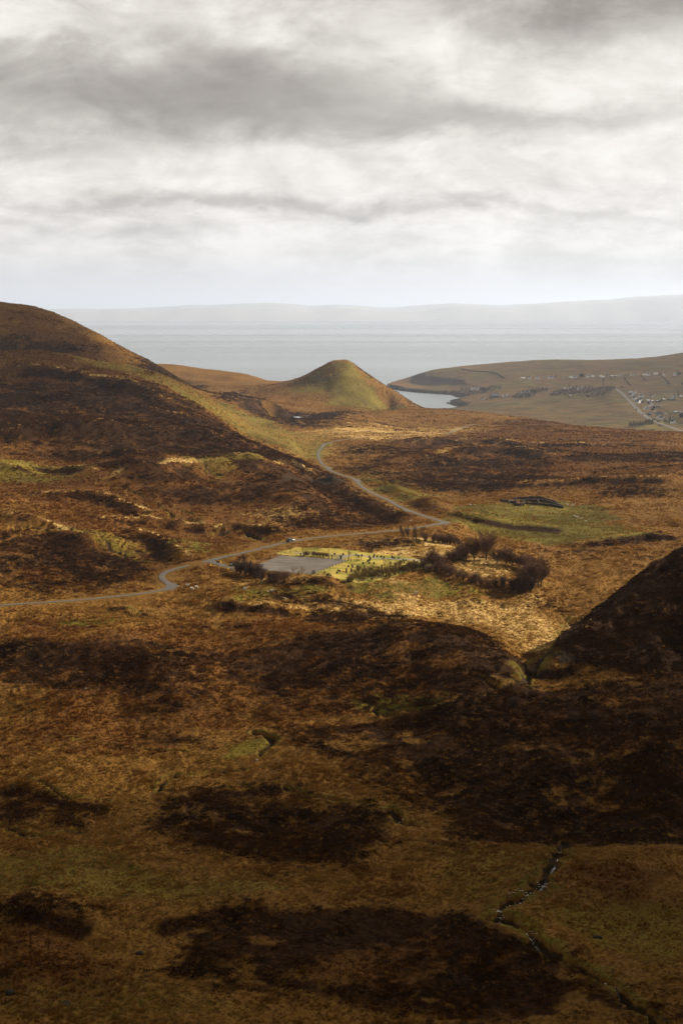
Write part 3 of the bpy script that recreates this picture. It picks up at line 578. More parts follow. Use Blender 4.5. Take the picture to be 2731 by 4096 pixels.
def mesh_grid(name, Zg, mat):
    me = bpy.data.meshes.new(name); n = NU*NY
    co = np.empty((n,3), np.float32); co[:,0] = GX.ravel(); co[:,1] = GY.ravel(); co[:,2] = Zg.ravel()
    i, j = np.meshgrid(np.arange(NY-1), np.arange(NU-1), indexing='ij'); v = (i*NU+j).ravel()
    f = np.stack([v, v+1, v+NU+1, v+NU], -1).astype(np.int32)
    me.vertices.add(n); me.vertices.foreach_set('co', co.ravel())
    me.loops.add(f.size); me.loops.foreach_set('vertex_index', f.ravel())
    me.polygons.add(len(f)); me.polygons.foreach_set('loop_start', np.arange(0, f.size, 4, dtype=np.int32))
    me.polygons.foreach_set('use_smooth', np.ones(len(f), bool))
    me.update(calc_edges=True); me.materials.append(mat)
    o = bpy.data.objects.new(name, me); COL.objects.link(o); return o
def tag(o, label=None, cat=None, group=None, kind=None):
    if label: o['label'] = label
    if cat: o['category'] = cat
    if group: o['group'] = group
    if kind: o['kind'] = kind
    return o
def setcol(me, name, chans):
    a = me.color_attributes.new(name, 'FLOAT_COLOR', 'POINT')
    a.data.foreach_set('color', np.stack([np.clip(c_, 0, 1).ravel() for c_ in chans], -1).astype(np.float32).ravel())
terrain = mesh_grid('terrain', H, MT); tag(terrain, kind='structure')
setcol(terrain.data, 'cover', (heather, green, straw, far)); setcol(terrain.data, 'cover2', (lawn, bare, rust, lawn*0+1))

# ------------------------------------------------------------------ sea, far shore, roads, water
SEA, t = mk('sea_water'); geo = t.n('ShaderNodeNewGeometry')
mp = t.n('ShaderNodeMapping'); t.put(mp.inputs['Vector'], geo.outputs['Position']); mp.inputs['Scale'].default_value = (0.25, 1.0, 1.0)
wn = t.noise(mp.outputs[0], 0.16, 4, 0.6); wb = t.noise(mp.outputs[0], 0.00035, 1, 0.5, 0.3)
finish(SEA, t, bsdf(t, (0.12,0.155,0.18), t.ramp(wb, 0.3, 0.7, 0.20, 0.32), 0.9))
def sheet(name, verts, faces, mat, smooth=False):
    me = bpy.data.meshes.new(name); me.from_pydata([tuple(v) for v in verts], [], faces); me.materials.append(mat)
    if smooth: me.polygons.foreach_set('use_smooth', np.ones(len(me.polygons), bool))
    o = bpy.data.objects.new(name, me); COL.objects.link(o); return o
tag(sheet('sea', [(-90000,1500,0),(90000,1500,0),(90000,150000,0),(-90000,150000,0)], [(0,1,2,3)], SEA), kind='structure')
# mountains across the sound
HM, t = mk('far_mountain'); geo = t.n('ShaderNodeNewGeometry')
finish(HM, t, bsdf(t, t.mix(t.noise(geo.outputs['Position'], 0.002, 4), (0.25,0.26,0.265), (0.36,0.37,0.375)), 0.95, 0.05))  # base colour paled towards the sky to fade the ranges like haze
def range_hill(name, y0, prof, depth, seed, rough=1.0):
    """a mountain range with real depth; prof = list of (px, crest py) at distance y0"""
    px = np.array([p[0] for p in prof], float); cz = np.array([P(p[0], p[1], y0)[2] for p in prof])
    xs = np.linspace((px[0]-CX)/FPX*y0, (px[-1]-CX)/FPX*y0, 260); pxs = xs/y0*FPX+CX
    crest = np.interp(pxs, px, cz) + fbm(xs, xs*0, 2600.0, 4, seed, 0.6)*60*rough
    rows = np.linspace(0, 1, 15); vs = []; NN = len(xs)
    for r in rows:
        yy = y0-depth*(1-r*2)
        k = max(0, 1-abs(r-0.5)*2)
        zz = np.maximum(crest, 1.5)*(k**0.8)*(1+0.25*fbm(xs, xs*0+yy, 1800.0, 4, seed+3)*(1-k))-3
        vs += [(x, yy+0.02*depth*math.sin(i*0.7), z) for i, (x, z) in enumerate(zip(xs, zz))]
    fs = [(r*NN+i, r*NN+i+1, (r+1)*NN+i+1, (r+1)*NN+i) for r in range(len(rows)-1) for i in range(NN-1)]
    return tag(sheet(name, vs, fs, HM, True), kind='structure')
range_hill('hills', 31500, [(-1500,1247),(-400,1244),(200,1251),(330,1247),(480,1244),(560,1244),(650,1251),(760,1236),(880,1229),(1000,1235),(1100,1229),(1250,1236),(1400,1229),(1500,1235),(1650,1244),(1750,1235),(1840,1225),(1950,1231),(2080,1228),(2150,1220),(2300,1223),(2450,1214),(2600,1196),(2731,1186),(3000,1179),(3600,1207),(4500,1240)], 1900, 3)
range_hill('hills', 36500, [(-1500,1240),(400,1232),(700,1229),(900,1217),(1080,1210),(1250,1223),(1350,1217),(1550,1229),(1800,1214),(2000,1220),(2250,1208),(2420,1203),(2550,1186),(2731,1172),(3100,1166),(4500,1220)], 2600, 13)
range_hill('hills', 30300, [(930,1282),(1000,1272),(1080,1264),(1200,1261),(1330,1266),(1420,1274),(1500,1283)], 350, 23, 0.25)
TAR, t = mk('worn_tarmac'); geo = t.n('ShaderNodeNewGeometry'); pos = geo.outputs['Position']
tn = t.noise(pos, 0.35, 5, 0.65); tf = t.noise(pos, 6.0, 4, 0.7)
finish(TAR, t, bsdf(t, t.mix(t.ramp(tf, 0.3, 0.7), t.mix(t.ramp(tn, 0.35, 0.68), (0.050,0.044,0.036), (0.092,0.080,0.064)), (0.068,0.060,0.049)), t.ramp(tn, 0.3, 0.7, 0.5, 0.75), 0.35, bump(t, tf, 0.02, 0.6)))
def strip(name, pl, hw, lift, mat, bulge=(), jit=0.15, stretch=0.0):
    """a road laid on the ground: crowned cross-section, uneven edges, passing places; bulge = (px,py,side,extra width,length)"""
    P2 = catmull(pl, 3); n = len(P2); tg = np.gradient(P2[:,:2], axis=0); tg /= np.linalg.norm(tg, axis=1)[:,None]+1e-9
    nx = np.stack([tg[:,1], -tg[:,0]], -1)                       # to the right of travel
    arc = np.concatenate([[0], np.cumsum(np.linalg.norm(np.diff(P2[:,:2], axis=0), axis=1))])
    wl = hw+fbm(arc, arc*0+1.7, 9.0, 3, 61)*jit; wr = hw+fbm(arc, arc*0+8.7, 9.0, 3, 62)*jit
    ppx, ppy = proj(P2[:,0], P2[:,1], P2[:,2])
    for bx, by, side, ext, ln in bulge:
        k = int(np.argmin((ppx-bx)**2+(ppy-by)**2)); g = ext*np.exp(-((arc-arc[k])/ln)**4)
        if side > 0: wr = wr+g
        else: wl = wl+g
    vs = []; cross = (-1, -0.55, 0, 0.55, 1)
    for i in range(n):
        for c in cross:
            o = c*(wr[i] if c > 0 else wl[i]); x, y = P2[i,0]+nx[i,0]*o, P2[i,1]+nx[i,1]*o
            vs.append((x, y, P2[i,2]+lift-0.05*c*c))
    fs = [(i*5+k, i*5+k+1, (i+1)*5+k+1, (i+1)*5+k) for i in range(n-1) for k in range(4)]
    o = sheet(name, vs, [f[::-1] for f in fs], mat, True); return tag(o, kind='structure')
road = strip('road', ROAD, 1.2, 0.10, TAR, [(680,2350,1,2.6,6),(1768,2092,1,2.5,7),(1420,1924,1,2.4,9),(1637,2043,-1,1.6,8),(1308,1872,1,2.2,9),(1300,1778,-1,2.5,10),(1812,1725,-1,2.0,14),(850,2240,1,1.2,9)])
drive = strip('road', DRIVE, 1.6, 0.075, TAR)
vroad = strip('road', VROAD, 3.6, 0.35, TAR)
vdash, t_ = mk('road_paint'); finish(vdash, t_, bsdf(t_, (0.62,0.60,0.55), 0.8, 0.2))
def ribbon(pl, off, hw, lift):
    P2 = catmull(pl, 3); tg = np.gradient(P2[:,:2], axis=0); tg /= np.linalg.norm(tg, axis=1)[:,None]+1e-9
    nx = np.stack([tg[:,1], -tg[:,0]], -1); vs = []
    for p, q in zip(P2, nx): vs += [(p[0]+q[0]*(off-hw), p[1]+q[1]*(off-hw), p[2]+lift), (p[0]+q[0]*(off+hw), p[1]+q[1]*(off+hw), p[2]+lift)]
    return vs, [(2*i, 2*i+1, 2*i+3, 2*i+2)[::-1] for i in range(len(P2)-1)]
for sgn in (-1, 1):
    v_, f_ = ribbon(VROAD, sgn*3.2, 0.14, 0.36); tag(sheet('road_marking', v_, f_, vdash), kind='structure')
CPK, t = mk('car_park_gravel'); geo = t.n('ShaderNodeNewGeometry'); pos = geo.outputs['Position']
mp = t.n('ShaderNodeMapping'); t.put(mp.inputs['Vector'], pos); mp.inputs['Rotation'].default_value = (0,0,R(28)); mp.inputs['Scale'].default_value = (0.12,1.0,1)
tl = t.noise(mp.outputs[0], 0.55, 4, 0.6); tn = t.noise(pos, 0.12, 5, 0.6); tf = t.noise(pos, 7.0, 4, 0.7)
c = t.mix(t.ramp(tn, 0.35, 0.65), (0.088,0.074,0.064), (0.135,0.115,0.096)); c = t.mix(t.m('MULTIPLY', t.ramp(tl, 0.48, 0.62), 0.8), c, (0.058,0.047,0.038)); c = t.mix(t.m('MULTIPLY', t.ramp(tf, 0.45, 0.7), 0.35), c, (0.165,0.14,0.118))
finish(CPK, t, bsdf(t, c, 0.85, 0.2, bump(t, tf, 0.03, 0.7)))
def blob_poly(poly, step=1.2, jit=0.18, seed=5):
    out = []; p = [np.array(q[:2]) for q in poly]
    for a, b in zip(p, p[1:]+p[:1]):
        n = max(1, int(np.linalg.norm(b-a)/step))
        for k in range(n): out.append(a+(b-a)*k/n+nrg.normal(0, jit, 2))
    return out
cpb = blob_poly(CARP)
tag(sheet('car_park', [(x, y, 147.56) for x, y in cpb], [tuple(range(len(cpb)))], CPK), kind='structure')
def surf_patch(name, poly, mat, lift, kind='structure', step=1.0, jit=0.1):
    """a thin sheet that follows the ground inside a polygon"""
    bm = bmesh.new(); vs = [bm.verts.new((x, y, 0)) for x, y in blob_poly(poly, step, jit)]
    f = bm.faces.new(vs); bmesh.ops.triangulate(bm, faces=[f]); bmesh.ops.subdivide_edges(bm, edges=bm.edges[:], cuts=3, use_grid_fill=True)
    for v in bm.verts: v.co.z = float(sample(H, v.co.x, v.co.y))+lift
    me = bpy.data.meshes.new(name); bm.to_mesh(me); bm.free(); me.materials.append(mat)
    o = bpy.data.objects.new(name, me); COL.objects.link(o); return tag(o, kind=kind)
PTH, t = mk('pale_path'); geo = t.n('ShaderNodeNewGeometry'); tf = t.noise(geo.outputs['Position'], 3.0, 4, 0.7)
finish(PTH, t, bsdf(t, t.mix(tf, (0.15,0.135,0.11), (0.25,0.225,0.19)), 0.8, 0.2))
PATHL = catmull([PZ(1352,2238,147.4),PZ(1392,2226,147.4),PZ(1440,2222,147.3),PZ(1500,2229,147.1),PZ(1560,2235,146.8),PZ(1640,2240,146.4),PZ(1700,2246,146.1)], 6)
PATHL[:,2] = sample(H, PATHL[:,0], PATHL[:,1]); strip('path', PATHL, 1.3, 0.16, PTH, (), 0.1)
PATH2 = catmull([PZ(1180,2211,147.4),PZ(1260,2217,147.4),PZ(1330,2222,147.4),PZ(1392,2226,147.4)], 6)
PATH2[:,2] = sample(H, PATH2[:,0], PATH2[:,1]); strip('path', PATH2, 0.8, 0.14, PTH, (), 0.1)
# water
PWT, t = mk('pond_water'); geo = t.n('ShaderNodeNewGeometry')
finish(PWT, t, bsdf(t, (0.012,0.011,0.010), 0.03, 0.5))
pb = blob_poly(POND, 3.0, 0.4); tag(sheet('pond', [(x, y, pz) for x, y in pb], [tuple(range(len(pb)))], PWT), kind='structure')
FOAM, t = mk('white_water'); finish(FOAM, t, bsdf(t, (0.46,0.42,0.36), 0.7, 0.4))
def stream(wl, hw, lift, y0=0, y1=1e9):
    pts = wl.copy(); pts[:,2] = sample(H, pts[:,0], pts[:,1]); z = pts[:,2].copy()
    for i in range(1, len(z)): z[i] = min(z[i], z[i-1]+0.02)
    vs, fs = [], []; tg = np.gradient(pts[:,:2], axis=0); tg /= np.linalg.norm(tg, axis=1)[:,None]+1e-9
    for i, p in enumerate(pts):
        w_ = hw*(0.7+0.5*rnd.random()); vs += [(p[0]+tg[i,1]*w_, p[1]-tg[i,0]*w_, p[2]+lift), (p[0]-tg[i,1]*w_, p[1]+tg[i,0]*w_, p[2]+lift)]
    fs = [(2*i, 2*i+2, 2*i+3, 2*i+1) for i in range(len(pts)-1)]
    return tag(sheet('stream', vs, fs, PWT), kind='structure'), pts
st_o, st_p = stream(catmull(GULW[0][0], 2), 0.30, 0.07)
# broken white water where the burn drops over stones
vs, fs = [], []
for (px, py, n, spread) in ((2243,3415,10,0.9),(2205,3535,26,1.1),(2150,3575,16,1.1),(2090,3600,18,1.2),(2035,3625,46,1.5),(2010,3645,30,1.0),(2150,3720,14,0.8),(2155,3740,10,0.7),(2545,3910,10,0.8),(1600,3295,4,0.6)):
    c0 = cast(px, py, H)
    if c0 is None: continue
    k = int(np.argmin((st_p[:,0]-c0[0])**2+(st_p[:,1]-c0[1])**2)); b = st_p[k] if px != 1600 else c0
    for _ in range(n):
        x, y = b[0]+rnd.gauss(0, spread*0.55), b[1]+rnd.gauss(0, spread*0.9); z = float(sample(H, x, y))+0.16; r = 0.05+0.13*rnd.random()**2; i0 = len(vs)
        for q in range(6):
            a = q*math.pi/3; vs.append((x+r*1.5*math.cos(a), y+r*math.sin(a), z+rnd.uniform(-0.03, 0.03)))
        vs.append((x, y, z+0.09)); fs += [(i0+q, i0+(q+1) % 6, i0+6) for q in range(6)]
for (px, py, r) in ((2208,2571,0.55),(2272,2508,0.5),(2378,2457,0.65),(2413,2407,0.35)):   # falls on the upper burn
    c0 = cast(px, py, H, 470)
    for _ in range(5):
        x, y = c0[0]+rnd.gauss(0, r*0.5), c0[1]+rnd.gauss(0, r*0.4); z = float(sample(H, x, y)); i0 = len(vs)
        for q in range(6):
            a = q*math.pi/3; vs.append((x+r*0.6*math.cos(a), y+r*0.5*math.sin(a), z-0.1))
        vs.append((x, y, z+r*1.1)); fs += [(i0+q, i0+(q+1) % 6, i0+6) for q in range(6)]
tag(sheet('white_water', vs, fs, FOAM), 'white broken water and foam among stones in the burn', 'water', kind='stuff')
# surf along the bay shore
vs, fs = [], []
for q in range(len(COAST)):
    a = np.array(COAST[q-1][:2]); b = np.array(COAST[q][:2])
    if a[1] < 3400 or a[1] > 4480 or a[0] < 200: continue
    nn = max(2, int(np.linalg.norm(b-a)/16))
    for k in range(nn):
        if rnd.random() < 0.45: continue
        p = a+(b-a)*k/nn+nrg.normal(0, 7, 2); d = (b-a)/np.linalg.norm(b-a); nrm_ = np.array((-d[1], d[0])); i0 = len(vs); L_, w_ = rnd.uniform(5, 16), rnd.uniform(0.7, 2.4)
        for s1, s2 in ((-1,0),(0,-1),(1,0),(0,1)): vs.append((*(p+d*L_*s1+nrm_*w_*s2), 0.06+0.01*rnd.random()))
        fs.append((i0, i0+1, i0+2, i0+3))
tag(sheet('surf', vs, fs, FOAM), 'thin white surf breaking along the shore of the bay', 'surf', kind='stuff')
# ------------------------------------------------------------------ building kit
class MB:
    def __init__(s): s.v = []; s.f = []
    def box(s, c, d, rz=0.0, taper=1.0, rx=0.0):
        i = len(s.v); cr, sr = math.cos(rz), math.sin(rz)
        for z in (-1, 1):
            k = taper if z > 0 else 1.0
            for x, y in ((-1,-1),(1,-1),(1,1),(-1,1)):
                a, b, e = x*d[0]/2*k, y*d[1]/2*k, z*d[2]/2
                b, e = b*math.cos(rx)-e*math.sin(rx), b*math.sin(rx)+e*math.cos(rx)
                s.v.append((c[0]+a*cr-b*sr, c[1]+a*sr+b*cr, c[2]+e))
        s.f += [tuple(i+k for k in q) for q in ((0,3,2,1),(4,5,6,7),(0,1,5,4),(1,2,6,5),(2,3,7,6),(3,0,4,7))]; return s
    def prism(s, prof, y0, y1, axis='y'):
        """profile of (a,z) swept from y0 to y1"""
        i = len(s.v); n = len(prof)
        for y in (y0, y1): s.v += [(a, y, z) if axis == 'y' else (y, a, z) for a, z in prof]
        s.f.append(tuple(range(i, i+n))); s.f.append(tuple(range(i+2*n-1, i+n-1, -1)))
        s.f += [(i+k, i+n+k, i+n+(k+1) % n, i+(k+1) % n) for k in range(n)]; return s
    def tube(s, a, b, r0, r1, n=5):
        a, b = np.array(a, float), np.array(b, float); d = b-a; L = np.linalg.norm(d)+1e-9; d /= L
        u = np.cross(d, (0,0,1.0)) if abs(d[2]) < 0.95 else np.cross(d, (1.0,0,0)); u /= np.linalg.norm(u); w_ = np.cross(d, u); i = len(s.v)
        for p, r in ((a, r0), (b, r1)):
            for k in range(n):
                t_ = 2*math.pi*k/n; s.v.append(tuple(p+u*r*math.cos(t_)+w_*r*math.sin(t_)))
        s.f += [(i+k, i+(k+1) % n, i+n+(k+1) % n, i+n+k) for k in range(n)]
        if n > 3: s.f += [tuple(range(i+n-1, i-1, -1)), tuple(range(i+n, i+2*n))]
        return s
    def cyl(s, c, r, h, axis, n=14):
        d = {'x': (h/2,0,0), 'y': (0,h/2,0), 'z': (0,0,h/2)}[axis]; c = np.array(c); return s.tube(c-np.array(d), c+np.array(d), r, r, n)
    def mesh(s, name, mat, smooth=False):
        me = bpy.data.meshes.new(name); me.from_pydata(s.v, [], s.f); me.materials.append(mat)
        if smooth: me.polygons.foreach_set('use_smooth', np.ones(len(me.polygons), bool))
        return me
def put(name, me, parent=None, loc=None, rz=None, scale=None):
    o = bpy.data.objects.new(name, me); COL.objects.link(o); o.parent = parent
    if loc is not None: o.location = loc
    if rz is not None: o.rotation_euler = (0, 0, rz)
    if scale is not None: o.scale = scale if hasattr(scale, '__len__') else (scale,)*3
    return o
def thing(name, label, cat, loc, rz=0.0, group=None, scale=1.0):
    o = bpy.data.objects.new(name, None); COL.objects.link(o); o.location = loc; o.rotation_euler = (0,0,rz); o.scale = (scale,)*3 if not hasattr(scale, '__len__') else scale
    o.empty_display_size = 0.5; return tag(o, label, cat, group)
def simple(name, col, rough=0.8, spec=0.3, var=0.25, sc_=2.0, **kw):
    m, t = mk(name); geo = t.n('ShaderNodeNewGeometry'); oi = t.n('ShaderNodeObjectInfo')
    nz = t.noise(geo.outputs['Position'], sc_, 4, 0.65); dk_ = tuple(c*(1-var) for c in col); lt = tuple(min(1, c*(1+var)) for c in col)
    c = t.mix(t.ramp(nz, 0.3, 0.7), dk_, lt); c = t.mix(t.m('MULTIPLY', oi.outputs['Random'], 0.35), c, dk_)
    return finish(m, t, bsdf(t, c, rough, spec, **kw))
def gz(x, y): return float(sample(H, x, y))
def spot(px, py, lo=180.0):
    c = cast(px, py, H, lo); return None if c is None else c
M_BARK = simple('grey_brown_bark', (0.095,0.066,0.046), 0.95, 0.05); M_TWIG = simple('bare_twigs', (0.150,0.090,0.056), 0.95, 0.03, 0.35, 0.5)
M_TWIGD = simple('dark_twigs', (0.090,0.058,0.040), 0.95, 0.03, 0.35, 0.5); M_TWIGO = simple('olive_twigs', (0.175,0.120,0.048), 0.95, 0.03, 0.4, 0.5)
M_PALE = simple('pale_birch_bark', (0.42,0.36,0.30), 0.9, 0.1); M_CON = simple('conifer_needles', (0.020,0.026,0.014), 0.95, 0.05, 0.4, 1.0)
M_STONE = simple('dark_gravestone', (0.040,0.036,0.033), 0.75, 0.3, 0.35, 4.0); M_STONE2 = simple('grey_gravestone', (0.16,0.145,0.125), 0.85, 0.2, 0.3, 4.0); M_STONEB = simple('brown_gravestone', (0.10,0.060,0.038), 0.85, 0.2, 0.3, 4.0)
M_POST = simple('fence_timber', (0.085,0.058,0.036), 0.95, 0.05, 0.3, 5.0); M_WIRE = simple('fence_wire', (0.10,0.095,0.09), 0.6, 0.4, 0.1)
M_WALL = simple('dry_stone', (0.055,0.044,0.034), 0.95, 0.1, 0.5, 1.6); M_FLEECE = simple('sheep_fleece', (0.60,0.55,0.46), 1.0, 0.0, 0.12, 6.0)

# ------------------------------------------------------------------ bare trees and shrubs
def make_tree(seed, h, spread, stems, twigs, upright=0.35, trunk_h=0.22, tw=0.035):
    r = random.Random(seed); tr, crn = MB(), MB(); tips = []
    def grow(p, d, L, rad, lev):
        n = 3 if lev < 2 else 2; q = p
        for k in range(n):
            d = d+np.array((r.gauss(0, .13), r.gauss(0, .13), r.gauss(0.02, .08)+0.06*upright)); d /= np.linalg.norm(d)
            e = q+d*L/n; ra, rb = rad*(1-k/n*0.45), rad*(1-(k+1)/n*0.45)
            (tr if lev < 2 else crn).tube(q, e, ra, rb, 5 if lev == 0 else (4 if lev == 1 else 3)); q = e
            if lev >= 1: tips.append((q, d, lev))
            if lev < 3 and (lev > 0 or k >= n-1 or (k+1)/n > trunk_h):
                for _ in range(2 if lev < 2 else 2):
                    a = r.uniform(0, 2*math.pi); out = np.array((math.cos(a), math.sin(a), r.uniform(-.1, .75))); dd = d*(0.55+upright)+out*spread*r.uniform(.45, .9); dd /= np.linalg.norm(dd)
                    grow(q, dd, L*r.uniform(.5, .72), rb*0.55, lev+1)
    for s_ in range(stems):
        a = r.uniform(0, 2*math.pi); lean = 0.10 if stems == 1 else r.uniform(.15, .55)*spread
        grow(np.array((math.cos(a)*0.012, math.sin(a)*0.012, -0.25)), np.array((math.cos(a)*lean, math.sin(a)*lean, 1.0)), 1.0 if stems == 1 else 0.9, 0.055 if stems == 1 else 0.035, 0)
    pts = np.array([q for q, _, _ in tips]); zmax = pts[:,2].max(); k = h/ (zmax*1.10)
    for b in (tr, crn): b.v = [(v[0]*k, v[1]*k, v[2]*k) for v in b.v]
    for _ in range(twigs):                                      # fine twigs: slim slivers in every direction round the branch ends
        q, d, lv = tips[r.randrange(len(tips))]; q = q*k
        dd = d*0.8+np.array((r.gauss(0, .6), r.gauss(0, .6), r.gauss(0.25, .5))); dd /= np.linalg.norm(dd); L = h*r.uniform(.05, .15)
        q = q+dd*L*r.uniform(-.2, .25); sd_ = np.cross(dd, (r.gauss(0,1), r.gauss(0,1), r.gauss(0,1))); sd_ /= np.linalg.norm(sd_)+1e-9; w_ = tw*r.uniform(.6, 1.4); i = len(crn.v)
        e = q+dd*L; mid_ = q+dd*L*0.5+sd_*w_
        crn.v += [tuple(q-sd_*w_*0.6), tuple(mid_), tuple(e)]; crn.f.append((i, i+1, i+2))
    return tr, crn
PROT = {}
def proto(kind, seed, h, spread, stems, twigs, up, th, tw, crown_m=None, bark=None):
    tr, cr_ = make_tree(seed, h, spread, stems, twigs, up, th, tw); PROT[kind] = (tr.mesh('trunk', bark or M_BARK), cr_.mesh('crown', crown_m or M_TWIG), h)
for i_ in range(3):
    proto(('big', i_), 100+i_, 10.0, 0.75, 2, 5200, .35, .2, .042); proto(('bush', i_), 200+i_, 4.0, 0.85, 6, 1900, .30, .1, .026)
    proto(('dark', i_), 300+i_, 4.2, 0.7, 5, 2300, .45, .1, .030, M_TWIGD); proto(('olive', i_), 400+i_, 3.0, 0.85, 5, 1000, .35, .1, .024, M_TWIGO)
proto(('slim', 0), 500, 4.6, 0.32, 1, 1500, .9, .15, .026); proto(('slim', 1), 501, 4.6, 0.38, 1, 1500, .9, .2, .026); proto(('young', 0), 510, 4.0, 0.75, 1, 420, .5, .4, .020, M_TWIGO); proto(('young', 1), 511, 4.0, 0.8, 1, 420, .45, .35, .020)
proto(('birch', 0), 520, 5.0, 0.6, 2, 1500, .6, .3, .024, M_TWIG, M_PALE)
def tree(kind, px, py, hpx, label, group=None, lo=300.0, name='bare_tree', wide=1.0):
    c = spot(px, py, lo)
    if c is None: return
    me_t, me_c, h0 = PROT[kind]; s = 1.22*hpx*c[1]/FPX/h0
    o = thing(name, label, 'tree' if 'tree' in name else 'shrub', c, rnd.uniform(0, 6.28), group, (s*wide, s*wide, s)); put('trunk', me_t, o); put('crown', me_c, o); return o
def k3(a): return (a, rnd.randrange(3))
BIGL = [(('big',0),1945,2240,110,'tallest round-crowned bare tree, top of the ring of trees right of the graveyard'),(('big',1),1897,2240,86,'bare tree leaning against the left side of the tallest round tree'),(('big',2),1868,2242,74,'bare tree second to the left of the tallest round tree'),
        (('big',1),2112,2352,92,'left of the three largest bare trees at the right end of the ring'),(('big',2),2138,2358,104,'tallest bare tree at the right end of the ring of trees'),(('big',0),2158,2345,96,'rightmost bare tree of the ring beside the green turf'),
        (('big',1),1730,2276,78,'tall bare tree at the corner where graveyard thicket meets the pale clearing'),(('birch',0),1705,2284,62,'pale-trunked forked birch at the corner of the graveyard thicket'),(('young',0),1546,2306,74,'lone tall thin tree rising above the graveyard thicket'),
        (('young',0),1392,2239,40,'small bare tree on the lawn beside the right-hand gatepost'),(('young',1),1316,2213,18,'tiny bare sapling on the far lawn above the hedge'),(('slim',0),985,2272,50,'upright bare tree rising from the thicket by the car park entrance')]
for kd, px, py, hp, lb in BIGL: tree(kd, px, py, hp, lb)
def many(kind, lst, label, group, name='bare_shrub', wide=1.2):
    lst = sorted(lst); far_names = ('first','second','third','fourth','fifth','sixth','seventh','eighth','ninth','tenth'); base_label = label
    for n_i, (px, py, hp) in enumerate(lst):
        if len(lst) <= 10: label = base_label+', '+far_names[n_i]+' from the left'
        tree(k3(kind) if kind not in ('slim','young') else (kind, rnd.randrange(2)), px+rnd.uniform(-2, 2), py, hp*rnd.uniform(.92, 1.08), label, group, 300.0, name, wide)
many('bush', [(1838,2244,62),(1816,2246,50),(1795,2242,40),(1850,2243,55)], 'brown bare shrub at the head of the clearing', 'shrubs at the head of the clearing')
many('big', [(1995,2256,56),(2020,2258,62),(2046,2263,52),(2075,2271,56),(2105,2281,62),(2130,2292,66),(2150,2305,72)], 'bare tree in the row above the clearing', 'tree row above the clearing', 'bare_tree')
many('dark', [(2088,2366,74),(2068,2371,58),(2042,2364,50),(2012,2354,46),(1984,2350,40),(2120,2372,60),(2100,2374,50)], 'dark bare shrub at the lower right end of the clearing', 'shrubs at the lower end of the clearing')
many('bush', [(1782,2297,40),(1802,2306,42),(1830,2314,38),(1852,2320,38),(1882,2331,36),(1903,2337,46),(1926,2342,36),(1956,2349,38),(1790,2290,34),(1815,2300,34)], 'brown bare shrub along the lower fence of the clearing', 'shrubs along the clearing fence')
many('bush', [(1750,2271,60),(1690,2268,40),(1766,2268,46),(1742,2286,44),(1765,2284,40),(1722,2290,36)], 'brown bare shrub beside the pale birch at the thicket corner', 'shrubs round the pale birch')
tp = [(1380,2331),(1425,2280),(1560,2262),(1690,2250),(1700,2276),(1560,2312),(1450,2330)]
def inpoly(x, y, p):
    ins = False
    for (x0, y0), (x1, y1) in zip(p, p[1:]+p[:1]):
        if (y0 > y) != (y1 > y) and x < (x1-x0)*(y-y0)/(y1-y0)+x0: ins = not ins
    return ins
th = []
while len(th) < 92:
    x, y = rnd.uniform(1380, 1700), rnd.uniform(2250, 2332)
    if rnd.random() < 0.5: y = 2333-(x-1380)*0.19-rnd.uniform(2, 16)
    if inpoly(x, y, tp) and all(abs(x-a)+2.5*abs(y-b) > 9.5 for a, b, _ in th): th.append((x, y, rnd.uniform(14, 25)))
many('olive', th, 'low olive-brown bare shrub in the graveyard thicket', 'graveyard thicket shrubs', wide=1.25)
many('dark', [(945,2292,40),(962,2298,46),(980,2302,50),(998,2308,52),(1015,2312,50),(1032,2316,52),(1048,2312,44),(970,2286,42),(990,2292,46),(1010,2298,46),(1030,2300,44),(952,2281,34),(1045,2325,36),(1020,2322,40)], 'dark bare shrub in the dense thicket left of the car park', 'thicket left of the car park', wide=1.0)
many('bush', [(1075,2318,34),(1090,2322,36),(1105,2324,40),(1122,2322,38),(1138,2318,34),(1150,2312,28),(1085,2332,26),(1110,2330,26)], 'brown bare shrub in the hollow below the car park', 'shrubs in the hollow below the car park')
many('young', [(1178,2298,30),(1208,2302,36),(1196,2304,24),(1166,2304,22)], 'small spreading bare tree against the near edge of the car park', 'small trees at the near car park edge', 'bare_tree')
many('slim', [(1618,2156,46),(1636,2158,48),(1653,2160,44),(1664,2161,34)], 'slim upright bare tree below the road, left of the row', 'slim trees below the road', 'bare_tree', 1.0)
many('bush', [(1700,2164,38),(1738,2167,34),(1750,2172,30),(1766,2176,46),(1786,2176,30),(1801,2177,42),(1816,2179,36),(1836,2181,26),(1776,2176,36)], 'brown bare shrub in the row below the hairpin bend', 'shrub row below the hairpin')
many('olive', [(1690,2126,22),(1683,2136,14)], 'round dark bush on the bank just below the road', 'round bushes on the road bank', wide=1.2)
many('olive', [(1310,2302,14),(1300,2296,12)], 'tiny sprawling bush on the lawn near the front gateposts', 'sprawling bushes on the lawn')
many('bush', [(1222,2222,17),(1232,2222,17)], 'clipped brown hedge bush beside the left gateposts', 'short hedge by the left gateposts', 'hedge_bush', 1.5)
many('bush', [(1254,2224,18),(1266,2225,18),(1279,2226,18),(1292,2227,18),(1304,2228,17)], 'clipped brown hedge bush in the long hedge beyond the car park', 'long hedge beyond the car park', 'hedge_bush', 1.5)
many('dark', [(2050,2825,40),(2120,2790,30),(2300,2890,45),(2380,2880,40),(1990,2690,30),(2120,2700,34)], 'leafless scrub on the dark heather right of the burn', 'scrub beside the burn', wide=1.6)
